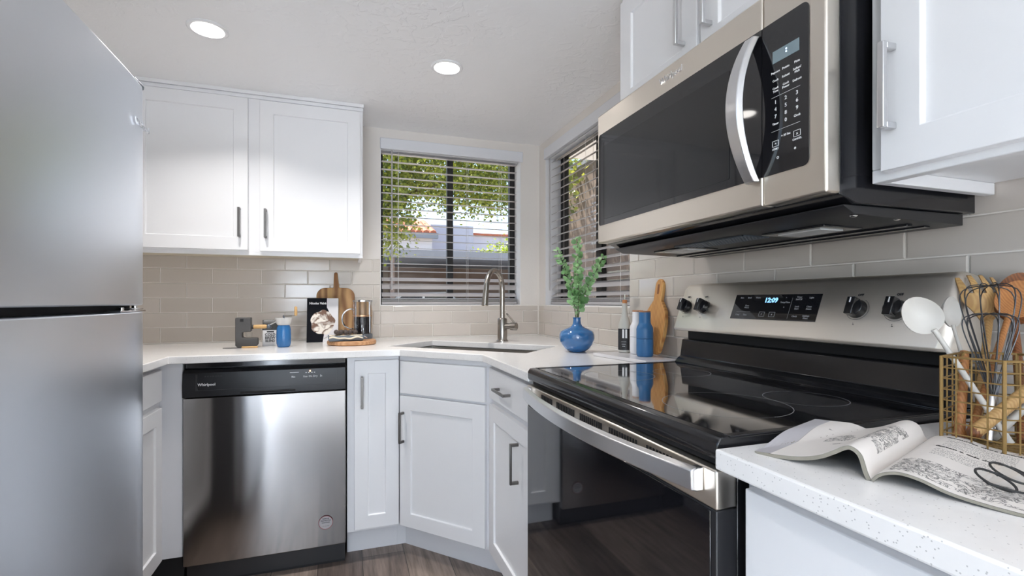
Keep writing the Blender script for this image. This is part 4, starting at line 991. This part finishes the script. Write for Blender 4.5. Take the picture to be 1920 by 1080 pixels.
for sx in (-1, 1):
    MB().tube([(sx*(tw+.002), -.018, .022)]+[(sx*(tw+.003+.016*math.sin(PI*k/8)), -.018*math.cos(PI*k/8), .022-.010*math.sin(PI*k/8)) for k in range(9)]+[(sx*(tw+.002), .018, .022)], .0016, 6).build('handle', M['chrome'], r, local=True)
r = thing('napkin', 'cream cloth draped inside the grey tray', 'napkin', (-1.148, -.378, CT+.044), .03)
MB().grid(lambda u, v: Vector(((u-.5)*.150, (v-.5)*.092, .005+.003*math.sin(u*9+v*4)*math.sin(v*5+1)-.012*abs(2*v-1)**3+.002*math.sin(u*17+v*3))), 40, 20).build('cloth', M['cloth'], r, local=True).modifiers.new('t', 'SOLIDIFY').thickness = .003
for i in range(5):
    o = MB().tube([(-.0, -.026, 0), (0, -.02, .001), (0, .02, .001), (0, .026, 0)], [.005, .0112, .0112, .005], 14).build('dark_roll', M['roll'], None, local=True)
    o.location = (-1.190+i*.0205, -.374+.002*(i % 2), CT+.0620); o.rotation_euler = (0, 0, .1*(-1)**i)
    tag(o, ('leftmost', 'second from the left', 'middle', 'second from the right', 'rightmost')[i]+' of the dark rolls lying on the tray cloth', 'roll', 'dark rolls on the tray')

# ---------------------------------------------------------------- vase and branches
VX, VY = -.236, -1.0
r = thing('vase', 'round-bellied blue glazed vase with narrow neck holding leafy branches', 'vase', (VX, VY, CT))
prof = [(.028, 0), (.034, .001), (.052, .014), (.067, .034), (.0735, .056), (.0725, .072), (.067, .085), (.052, .0945), (.034, .101), (.0225, .108), (.0172, .117), (.0155, .132), (.0158, .139), (.018, .1415), (.018, .143), (.0135, .143), (.012, .13), (.011, .118)]
MB().lathe(prof, 56).build('pot', M['blue'], r, local=True)
random.seed(11)
def branch(label, ctrl, nleaf, sz):
    p = [Vector(c) for c in ctrl]
    def bz(t):
        a, c, d, e = p; return a*(1-t)**3+c*3*t*(1-t)**2+d*3*t*t*(1-t)+e*t**3
    r = thing('eucalyptus_branch', label, 'branch', (VX, VY, CT+.13), 0, 'eucalyptus branches in the vase')
    ps = [bz(k/16) for k in range(17)]
    b = MB().tube(ps, [.0022*(1-.6*k/16) for k in range(17)], 6)
    lf = MB()
    for k in range(nleaf):
        t = .18+.82*(k+.5)/nleaf; q = bz(t); tg = (bz(min(t+.02, 1))-bz(max(t-.02, 0))).normalized()
        for sgn in (0, 1):
            a = k*2.4+sgn*PI+random.uniform(-.5, .5); o1 = tg.orthogonal().normalized(); o2 = tg.cross(o1)
            out = (o1*math.cos(a)+o2*math.sin(a)+tg*random.uniform(.2, .8)+Z*random.uniform(-.1, .3)).normalized()
            side = out.cross(Vector((random.uniform(-1, 1), random.uniform(-1, 1), random.uniform(-.3, 1)))).normalized(); nn = side.cross(out)
            s_ = sz*random.uniform(.75, 1.15)*(1.0-.25*t)
            stem = q+out*s_*.22; b.tube([q, stem], .0006, 4)
            c = stem+out*s_*.55; vs = [c-nn*s_*.08]
            for j in range(10): an = 2*PI*j/10; vs.append(c+out*s_*.58*math.cos(an)+side*s_*.50*math.sin(an)+nn*s_*.06*math.cos(2*an))
            lf.add(vs, [(0, 1+j, 1+(j+1) % 10) for j in range(10)])
    b.build('stem', M['stem'], r, local=True); lf.build('leaves', M['euc'], r, local=True, norm=False)
branch('tallest eucalyptus branch, upright in the blue vase', [(0, 0, -.0), (.0, .0, .1), (.004, -.012, .2), (0, 0, .345)], 42, .0235)
branch('eucalyptus branch leaning left toward the corner in the blue vase', [(-.004, .002, 0), (-.01, .004, .1), (-.03, .015, .19), (-.075, .035, .295)], 30, .0235)
branch('eucalyptus branch leaning right toward the microwave in the blue vase', [(.004, -.003, 0), (.01, -.006, .1), (.05, -.028, .16), (.098, -.045, .265)], 36, .0235)
branch('short bushy eucalyptus sprig low in the blue vase', [(0, -.004, 0), (.0, -.01, .05), (.004, -.02, .10), (-.01, -.03, .16)], 14, .023)

# ---------------------------------------------------------------- marble slab group
r = tag(MB().prism([(-.245, -1.155), (-.204, -1.445), (-.075, -1.445), (-.068, -1.155)], CT+.0002, CT+.012).build('marble_slab', M['marble'], bevel=.002), 'thin pale marble slab under the bottles left of the range', 'slab')
MT = CT+.0125
r = thing('oil_bottle', 'pale grey bottle with black label and orange cork on the marble slab', 'bottle', (-.122, -1.184, MT), .3)
MB().lathe([(.022, 0), (.0248, .003), (.025, .092), (.0238, .106), (.0185, .124), (.0125, .142), (.0102, .165), (.0105, .186), (.0105, .19), (.0, .19)], 40).build('glass_body', M['stone'], r, local=True)
MB().lathe([(.0253, .010), (.0253, .092)], 40, cap=False).build('label', M['lab_b'], r, local=True)
MB().lathe([(.0085, .1895), (.0092, .191), (.0092, .203), (.0, .204)], 20).build('cork', M['cork'], r, local=True)
MB().lathe([(.0022, .203), (.0022, .225), (.0, .226)], 10).build('pour_spout', M['chrome'], r, local=True)
b = MB()
def wrap(x, y, z, z0=.06, rad=.0256, a0=-PI/2-.86): a = a0+x/rad; return Vector(((rad+z)*math.cos(a), (rad+z)*math.sin(a), z0+y))
b.text('II', .046, (0, 0, 0), X, Z, .0004, fn=lambda x, y, z: wrap(x, y, z, .071), bold=.0012)
for k, z in enumerate((.043, .034, .026)): b.text('-----'[:5-k], .012, (0, 0, 0), X, Z, .0004, fn=lambda x, y, z_, z=z: wrap(x-.004, y, z_, z))
b.build('label_print', M['inkw'], r, local=True)
def shaker_mill(label, loc, body):
    r = thing('spice_grinder', label, 'grinder', loc, 0, 'bottle shaped spice grinders')
    MB().lathe([(.026, 0), (.0285, .003), (.0295, .012), (.0295, .064)], 40).build('base', body, r, local=True)
    MB().lathe([(.0295, .065), (.0295, .098), (.0275, .106), (.0225, .115), (.0205, .122), (.0202, .158), (.0, .158)], 40).build('top', body, r, local=True)
    MB().lathe([(.0195, .1583), (.0203, .160), (.0198, .1635), (.0, .164)], 32).build('lid', M['lidwood'], r, local=True)
shaker_mill('white bottle shaped spice grinder with wooden lid', (-.108, -1.252, MT), M['white_m'])
shaker_mill('blue bottle shaped spice grinder with wooden lid', (-.130, -1.330, MT), M['blue_m'])
ts = math.radians(9)
r = thing('cutting_board', 'small striped paddle board leaning on the right wall by the range', 'cutting board', (-.062, -1.262, MT), rot=(-ts, 0, -PI/2))
pts = arc(-.03, .03, .03, 180, 270)+arc(.03, .03, .03, 270, 360)+[(.072, .075), (.074, .12), (.062, .165), (.040, .190), (.026, .205), (.025, .255)]+arc(0, .262, .025, 0, 180)+[(-.025, .255), (-.026, .205), (-.040, .190), (-.062, .165), (-.074, .12), (-.072, .075)]
MB().prism([(x*.9, z) for x, z in pts], 0, .016, 'Y').build('board', M['w_board'], r, local=True, bevel=.003)
MB().prism(arc(0, .232, .0045, 180, 360)+arc(0, .262, .0045, 0, 180), -.0008, .0003, 'Y').build('hanging_slot', M['w_dark'], r, local=True)

# ---------------------------------------------------------------- magazine (local x along the spine, y to the left page)
sx_, sy_ = Vector((.942, .335, 0)), Vector((-.335, .942, 0))
mr = math.atan2(.335, .942)
r = thing('magazine', 'open recipe magazine with curled pages on the right countertop', 'magazine', (-.569, -2.429, CT), mr)
Lp = [(0, .0015), (.0035, .010), (.009, .028), (.018, .0355), (.027, .0345), (.040, .0255), (.055, .0165), (.075, .0095), (.098, .0055), (.122, .0035), (.134, .0025)]
Rp = [(0, .0015), (-.006, .009), (-.015, .0145), (-.028, .0175), (-.045, .0155), (-.070, .008), (-.10, .0045), (-.14, .003), (-.185, .0025)]
def prof_at(pr, t):
    n = len(pr)-1; f = min(max(t, 0), 1)*n; i = min(int(f), n-1); f -= i
    P0, P1, P2, P3 = [Vector((*pr[min(max(j, 0), n)], 0)) for j in (i-1, i, i+1, i+2)]
    return .5*((2*P1)+(P2-P0)*f+(2*P0-5*P1+4*P2-P3)*f*f+(3*P1-P0-3*P2+P3)*f**3)
def page_pt(pr, u, t, lift=0, k=1.0):
    q = prof_at(pr, t); q2 = prof_at(pr, min(t+.01, 1))-prof_at(pr, max(t-.01, 0)); nrm = Vector((-q2.y, q2.x, 0)).normalized()
    if nrm.y < 0: nrm = -nrm
    q = q+nrm*lift; h = max(q.y*(1-.22*u), .0006+lift*.5)
    if pr is Lp:                                                    # the far corner rests on the cooktop rim
        wy = -2.429+(.002+u*(.262-.05*max(q.x, 0)/.134))*.335+q.x*.942; e = min(max((wy+2.305)/.04, 0), 1); h = max(h, (.0142+lift)*e*e*(3-2*e)+.0006) if e > 0 else h
    return Vector((.002+u*(.262-(max(q.x, 0)/.134)*.05 if pr is Lp else .262), q.x, h))
def sheet(pr, nm, mat, l0, l1, u0=0, u1=1, t0=0, t1=1, par=r):
    b = MB(); nu, nt = 20, 60
    for lf in (l0, l1): b.grid(lambda a, c, lf=lf: page_pt(pr, u0+(u1-u0)*a, t0+(t1-t0)*c, lf), nu, nt)
    o = nu*nt
    def idx(s_, i, j): return s_*o+i*nt+j
    for i in range(nu-1):
        for j in (0, nt-1): b.f.append((idx(0, i, j), idx(0, i+1, j), idx(1, i+1, j), idx(1, i, j))); b.m.append(0)
    for j in range(nt-1):
        for i in (0, nu-1): b.f.append((idx(0, i, j), idx(0, i, j+1), idx(1, i, j+1), idx(1, i, j))); b.m.append(0)
    return b.build(nm, mat, par, local=True, ang=50)
lp = sheet(Lp, 'left_pages', M['page_edge'], -.0045, 0.0)
rp = sheet(Rp, 'right_pages', M['page_edge'], -.003, 0.0)
pml = page_mat('left_page_print', [], [(.05, .19, .006, .040), (.09, .17, .055, .088), (.17, .175, .05, .10)])
pmr = page_mat('right_page_print', [(.125, .165, -.085, -.028), (.185, .235, -.10, -.03)], [(.012, .085, -.135, -.012), (.03, .06, -.165, -.13)])
sheet(Lp, 'left_printed_page', pml, .0003, .0006, .003, .997, .02, .86, lp)
sheet(Lp, 'cover_flap', M['cover'], .0003, .0006, .003, .997, .862, .998, lp)
sheet(Rp, 'right_printed_page', pmr, .0003, .0006, .003, .997, .02, .996, rp)
b = MB()
def onpage(y0, x0): # text running away from the spine along -y, letters upright toward +x
    def fn(x, y, z):
        yy = y0-x
        # invert profile by search
        lo, hi = 0., 1.
        for _ in range(24):
            m = (lo+hi)/2
            if prof_at(Rp, m).x > yy: lo = m
            else: hi = m
        return page_pt(Rp, (x0+y)/.262, (lo+hi)/2, .0009+z)
    return fn
for s_, x0, sz in (('fasten a salt dough', .176, .0085), ('favourite choc powder dough', .243, .0085)):
    MB().text(s_, sz, (0, 0, 0), X, Y, .0002, 'LEFT', fn=onpage(-.026, x0), bold=.0003, sx=1.05).build('heading', M['ink'], rp, local=True)

# glasses on the right page
r = thing('eyeglasses', 'round black-rimmed eyeglasses lying on the magazine page', 'eyeglasses', (-.460, -2.497, CT+.0065), .19)
gl = .0185
for i, sx in enumerate((-1, 1)):
    c = Vector((sx*.0212, 0, .010))
    ring_ = [c+Vector((gl*math.cos(2*PI*k/28), gl*.92*math.sin(2*PI*k/28)*.93, .007*math.sin(2*PI*k/28))) for k in range(28)]
    rim = MB().tube(ring_, .0013, 8, True).build('rim', M['rubber'], r, local=True)
    MB().add([c]+ring_, [(0, 1+k, 1+(k+1) % 28) for k in range(28)]).build('lens', M['jar'], rim, local=True)
    MB().tube([c+Vector((sx*gl, .004, .002)), c+Vector((sx*(gl+.003), .0, 0)), c+Vector((sx*(gl-.006), -.02, -.004)), c+Vector((sx*(gl-.030), -.040, -.0075)), c+Vector((sx*(gl-.036), -.046, -.0078))], [.0015, .0015, .0012, .0015, .002], 8).build('temple', M['rubber'], r, local=True)
MB().tube([(-.0045, .003, .011), (0, .006, .012), (.0045, .003, .011)], .0013, 8).build('bridge', M['rubber'], r, local=True)

# ---------------------------------------------------------------- wire basket with utensils
BX, BY = -.250, -2.385
r = thing('utensil_basket', 'hexagonal brass wire basket full of kitchen utensils', 'basket', (BX, BY, CT))
H = .130
hv = [Vector((x-BX, y-BY, 0)) for x, y in ((-.319, -2.358), (-.31, -2.426), (-.248, -2.462), (-.186, -2.444), (-.172, -2.374), (-.222, -2.332))]
for k in range(6):
    p, q = hv[k], hv[(k+1) % 6]; b = MB()
    for j in range(9): z = .003+j*(H-.004)/8; b.tube([p+Z*z, q+Z*z], .0011 if j not in (0, 8) else .0018, 6)
    for j in range(1, 4): w = p.lerp(q, j/4); b.tube([w+Z*.002, w+Z*H], .0011, 6)
    b.build('wire_side', M['gold'], r, local=True)
for k in range(6): MB().tube([hv[k]+Z*.001, hv[k]+Z*H], .0024, 8).build('corner_post', M['gold'], r, local=True)
b = MB()
for k in range(1, 12):
    t = k/12; b.tube([hv[0].lerp(hv[1], t)+Z*.003, hv[4].lerp(hv[3], t)+Z*.003], .0011, 6)
for k in range(1, 4):
    t = k/4; b.tube([hv[1].lerp(hv[2], t)+Z*.003, hv[0].lerp(hv[5], t)+Z*.003], .0011, 6)
b.build('base_wires', M['gold'], r, local=True)
def utensil(name, label, cat, bottom, neck, group=None):
    r = thing(name, label, cat, bottom, group=group); return r, Vector(neck)-Vector(bottom)
def handle_pts(v, n=8): return [v*k/n for k in range(n+1)]
def spoon(label, bottom, neck, tip, wid, mat, face, depth=.012, hr=.0042, cat='spoon', name='spoon'):
    r, v = utensil(name, label, cat, bottom, neck); up = (Vector(tip)-Vector(neck)); ln = up.length; up.normalize()
    f = Vector(face); f = (f-up*f.dot(up)).normalized(); sd = up.cross(f)
    MB().tube(handle_pts(v)+[v+up*.004], [hr*1.25]+[hr]*6+[hr*.85, hr*.9, hr*1.0], 12).build('handle', mat, r, local=True)
    b = MB(); nr, na = 7, 28
    def bowl(a, q, o):
        th = 2*PI*a; rr = q
        x = wid/2*rr*math.sin(th)*(1-.12*math.cos(th)*-1); y = ln/2-ln/2*rr*math.cos(th)
        d = -depth*(1-rr*rr)-o
        return v+sd*x+up*y+f*d
    b.grid(lambda a, q: bowl(a, max(q, .001), 0), na, nr, True); b.grid(lambda a, q: bowl(a, max(q, .001), .0025), na, nr, True)
    o = na*nr
    for i in range(na): i2 = (i+1) % na; b.f.append((i*nr+nr-1, i2*nr+nr-1, o+i2*nr+nr-1, o+i*nr+nr-1)); b.m.append(0)
    b.build('bowl', mat, r, local=True, ang=60)
    return r
face = Vector((-.75, -.55, .35))
B0 = CT+.006
spoon('large white spoon with oval bowl, frontmost in the wire basket', (-.246, -2.402, B0), (-0.2574, -2.3148, 1.0765), (-0.2812, -2.2908, 1.1293), .053, M['spoonw'], face)
spoon('smaller white spoon seen edge-on behind the large white spoon', (-.205, -2.352, B0), (-0.2004, -2.3078, 1.082), (-0.1978, -2.3034, 1.133), .034, M['spoonw'], (-.2, -.95, .1), hr=.003, depth=.014)
spoon('dark brown wooden spoon with round bowl at the right of the basket', (-.222, -2.405, B0), (-.082, -2.330, 1.088), (-.034, -2.317, 1.175), .062, M['w_dark'], face, .006, hr=.006)
spoon('orange-brown wooden stirring spoon behind the dark wooden spoon', (-.262, -2.362, B0), (-.110, -2.335, 1.10), (-.058, -2.330, 1.16), .05, M['w_mid'], face, .005, hr=.005)
# wooden salad fork
r, v = utensil('salad_fork', 'pale wooden salad fork with curved tines in the wire basket', 'fork', (-.225, -2.350, B0), (-.088, -2.298, 1.092))
MB().tube(handle_pts(v), [.008]+[.007]*3+[.0055]*5, 12).build('handle', M['w_light'], r, local=True)
up = Vector((-.05, .10, 1)).normalized(); sd = Vector((.72, -.69, 0)).normalized(); fw = sd.cross(up)
b = MB()
def fk(x, y): return v+sd*x+up*y+fw*(-.5*x*x/.03-.35*(y-.03)**2/.03)
def slabgrid(fn, nu, nv, th):
    b.grid(fn, nu, nv); b.grid(lambda a, c: fn(a, c)+fw*th, nu, nv); o = len(b.v)-nu*nv; o0 = o-nu*nv
    for i in range(nu-1):
        for j in (0, nv-1): b.f.append((o0+i*nv+j, o0+(i+1)*nv+j, o+(i+1)*nv+j, o+i*nv+j)); b.m.append(0)
    for j in range(nv-1):
        for i in (0, nu-1): b.f.append((o0+i*nv+j, o0+i*nv+j+1, o+i*nv+j+1, o+i*nv+j)); b.m.append(0)
slabgrid(lambda a, c: fk((a-.5)*(.012+.046*min(1, c*1.4)), -.004+c*.052), 9, 9, .004)
for k in range(4):
    x0 = -.029+k*.0158
    slabgrid(lambda a, c, x0=x0: fk(x0+(.0052 if 1 else 0)+(a-.5)*.0098*(1-.5*c*c), .046+c*(.032+.004*(1.5-abs(k-1.5)))), 4, 8, .004)
b.build('head', M['w_light'], r, local=True, ang=50)
# whisks
def whisk(label, bottom, neck, tip, rad, n=5):
    r, v = utensil('whisk', label, 'whisk', bottom, neck, 'dark wire whisks'); up = (Vector(tip)-Vector(neck)); ln = up.length; up.normalize()
    o1 = up.orthogonal().normalized(); o2 = up.cross(o1)
    MB().tube(handle_pts(v), [.0048]*8+[.0036], 12).build('handle', M['steel_h'], r, local=True)
    b = MB()
    for k in range(n):
        a = PI*k/n; d = o1*math.cos(a)+o2*math.sin(a); pts = []
        for j in range(25):
            t = -1+2*j/24; s_ = abs(t); y = ln*(1-s_**2.3); x = rad*math.sin(PI*min(1, (1-s_)*1.0)**.8*.5+0)*1 if False else rad*math.copysign(1, t)*math.sin(PI*min(s_, 1)**.75)*1.0
            pts.append(v+up*y+d*(x+math.copysign(.003, t)*s_))
        b.tube(pts, .0009, 5)
    b.build('wires', M['wirewh'], r, local=True)
whisk('larger dark wire whisk, its loops in front of the wooden fork', (-.236, -2.378, B0), (-.214, -2.368, .982), (-.176, -2.342, 1.150), .034)
whisk('smaller dark wire whisk in front of the larger whisk', (-.262, -2.385, B0), (-.236, -2.376, .985), (-.222, -2.366, 1.106), .030)
# plain sticks
for nm, lab, a, c, q, mm in (('rolling_stick', 'thick pale wooden rolling stick slanting right in the basket', (-.275, -2.375, B0+.012), (-.132, -2.432, 1.062), .0085, M['w_light']),
                     ('wooden_spatula', 'dark-ended wooden spatula handle at the left of the basket', (-.268, -2.352, B0), (-.214, -2.330, 1.045), .007, M['w_mid']),
                     ('stirrer', 'white plastic stirrer stick crossing low in the basket', (-.238, -2.380, B0+.004), (-.165, -2.418, 1.02), .0055, M['spoonw'])):
    r = thing(nm, lab, 'utensil', a); v = Vector(c)-Vector(a)
    MB().tube(handle_pts(v), [q*1.1]+[q]*7+[q*.8], 12).build('rod', mm, r, local=True)
    MB().sphere((0, 0, 0), q*1.12, 12, 8).build('rounded_end', M['w_dark'] if mm != M['spoonw'] else mm, r, local=True)

# ---------------------------------------------------------------- outdoors
struct(MB().box((-40, .3, -.12), (60, 70, -.02)).box((.3, -40, -.12), (60, .3, -.02)).box((-40, -40, -.12), (.3, REAR-.3, -.02)).build('ground', M['concrete']))
r = thing('carport', 'long flat-roofed carport with grey fascia across the yard', 'carport', (3, 14, 0))
MB().box((-9, 12, 2.44), (15, 12.12, 2.68)).build('fascia', M['fascia'], r)
MB().box((-9, 12.12, 2.52), (15, 17.5, 2.62)).build('roof', M['fascia'], r)
MB().box((-9, 17.2, 0), (15, 17.4, 2.5)).build('rear_wall', M['siding'], r)
for x in (-4.5, .1, 4.4, 8.5): MB().box((x, 12.02, -.02), (x+.12, 12.14, 2.46)).build('post', M['siding'], r)
r = thing('parked_car', 'white car parked under the carport', 'car', (1.35, 14.6, 0), 0)
b = MB(); pr = [(-2.1, .35), (-2.15, .62), (-2.0, .80), (-1.35, .92), (-.75, 1.40), (.75, 1.46), (1.5, 1.02), (2.0, .92), (2.15, .65), (2.1, .35)]
b.prism(pr, -.85, .85, 'Y'); body = b.build('body', M['carwhite'], r, local=True, bevel=.07, seg=3)
b = MB(); b.prism([(-1.2, .95), (-.68, 1.33), (-.05, 1.36), (-.05, .95)], -.862, .862, 'Y').prism([(.03, .95), (.03, 1.36), (.70, 1.38), (1.3, 1.0)], -.862, .862, 'Y'); b.build('side_windows', M['carglass'], r, local=True)
for x in (-1.35, 1.35):
    for y in (-.80, .80):
        w = MB(); w.lathe([(.05, -.1), (.30, -.1), (.32, -.07), (.32, .07), (.30, .1), (.05, .1)], 28); w.xf(Matrix.Translation((x, y, .32)) @ Matrix.Rotation(PI/2, 4, 'X')); w.build('wheel', M['tyre'], r, local=True)
r = thing('house', 'white stucco house with terracotta roof beyond the carport', 'house', (0, 27, 0))
MB().box((-9, 24, 0), (3.35, 31, 4.75)).build('wall', M['stucco'], r)
b = MB()
for k in range(34):
    x = -9.2+k*.38
    b.tube([(x, 23.55, 4.80), (x, 27.5, 6.0)], .20, 8)
b.build('tiled_roof', M['terra'], r)
MB().box((-9.3, 23.45, 4.55), (3.6, 23.75, 4.82)).build('eave_board', M['fascia'], r)
for x in (-1.5, 1.6): MB().box((x, 23.93, 1.6), (x+1.1, 24.0, 3.0)).build('window', M['carglass'], r)
r = thing('apartment_block', 'flat-topped pale block beside the terracotta-roofed house', 'building', (8, 30, 0))
MB().box((3.6, 26, 0), (6.2, 34, 5.7)).build('wing', M['stucco2'], r); MB().box((6.2, 27, 0), (9.2, 35, 5.3)).build('wing', M['stucco'], r); MB().box((9.2, 26, 0), (18, 34, 5.8)).build('wing', M['stucco2'], r)
MB().box((6.1, 26.8, 5.3), (9.25, 35, 5.42)).build('roof_edge', M['terra'], r)
for x in (3.9, 10.4): MB().box((x, 25.95, 2.9), (x+1.0, 26.02, 3.6)).build('window', M['carglass'], r)
r = thing('neighbour_wall', 'brown stucco wall outside the right-hand window', 'wall', (2.3, 0, 0))
MB().box((2.3, -6, -.02), (2.6, 6.3, 3.2)).build('panel', M['brown'], r); MB().box((2.25, -6, 3.2), (2.65, 6.3, 3.3)).build('coping', M['fascia'], r)
def tree(name, label, base, blobs, trunk, n, sz, mat, seed):
    rnd = random.Random(seed); r = thing(name, label, 'tree' if trunk else 'bush', base); b = MB()
    for t in trunk: b.tube(t[0], t[1], 10)
    if trunk: b.build('trunk', M['bark'], r, local=True)
    f = MB(); tot = sum(q[3] for q in blobs)
    for (cx, cy, cz, wt, rx, ry, rz) in blobs:
        ncl = max(4, int(n*wt/tot/14))
        for _ in range(ncl):
            while True:
                p = Vector((rnd.uniform(-1, 1), rnd.uniform(-1, 1), rnd.uniform(-1, 1)))
                if p.length <= 1: break
            cc = Vector((cx+p.x*rx, cy+p.y*ry, cz+p.z*rz))
            for _ in range(14):
                q = cc+Vector((rnd.gauss(0, .10), rnd.gauss(0, .10), rnd.gauss(0, .10)))*sz/.05
                d = Vector((rnd.uniform(-1, 1), rnd.uniform(-1, 1), rnd.uniform(-1, .4))).normalized(); s_ = d.cross(Vector((rnd.uniform(-1, 1), rnd.uniform(-1, 1), rnd.uniform(-1, 1)))).normalized()
                l = sz*rnd.uniform(.8, 1.4); w = l*.38; m_ = q+d*l*.45
                f.add([q, m_+s_*w, q+d*l, m_-s_*w], [(0, 1, 2, 3)])
    f.build('foliage', mat, r, local=True, flat=True, norm=False); return r
tree('street_tree', 'leafy yellow-green tree shading the yard outside the sink window', (-.9, 6.6, 0),
     [(-.1, 0, 3.6, 5, 1.3, 1.0, .75), (1.6, .2, 3.75, 5, 1.3, 1.0, .62), (3.2, .4, 4.0, 4, 1.3, 1.0, .7), (.35, -.3, 2.75, 2.6, .62, .5, .75), (-1.6, .3, 3.6, 3, 1.3, 1, .9), (2.2, -.1, 3.2, 1.2, .9, .6, .3), (.9, .1, 4.6, 3, 2.2, 1.2, .7)],
     [([(0, 0, -.02), (.05, 0, 1.2), (-.05, .1, 2.4), (.1, .1, 3.4)], [.16, .12, .10, .06]), ([(-.03, .08, 2.2), (.6, .1, 3.0), (1.5, .2, 3.5), (2.6, .3, 3.9)], [.07, .06, .045, .02]), ([(-.04, .05, 2.1), (-.7, .2, 3.0), (-1.5, .3, 3.6)], [.06, .05, .02])], 30000, .068, M['treeleaf'], 5)
tree('garden_bush', 'bright lime-green bush rising behind the carport roof', (6.4, 20.5, 0), [(0, 0, 2.4, 3, 1.6, 1.0, 1.5), (-1.1, 0, 2.3, 2, 1.0, .8, 1.0), (.8, 0, 3.2, 2, .9, .8, .8)], [([(0, 0, 0), (0, 0, 1.5)], [.1, .06])], 7000, .15, M['bushleaf'], 8)
tree('yard_tree', 'olive leafed tree in front of the brown wall outside the right-hand window', (1.85, 4.4, 0), [(0, 0, 2.9, 3, .3, .6, .5), (.05, -.5, 3.2, 2, .3, .6, .3)], [([(0, 0, -.02), (.03, 0, 1.2), (0, .05, 2.6)], [.08, .06, .03])], 1100, .08, M['treeleaf'], 9)
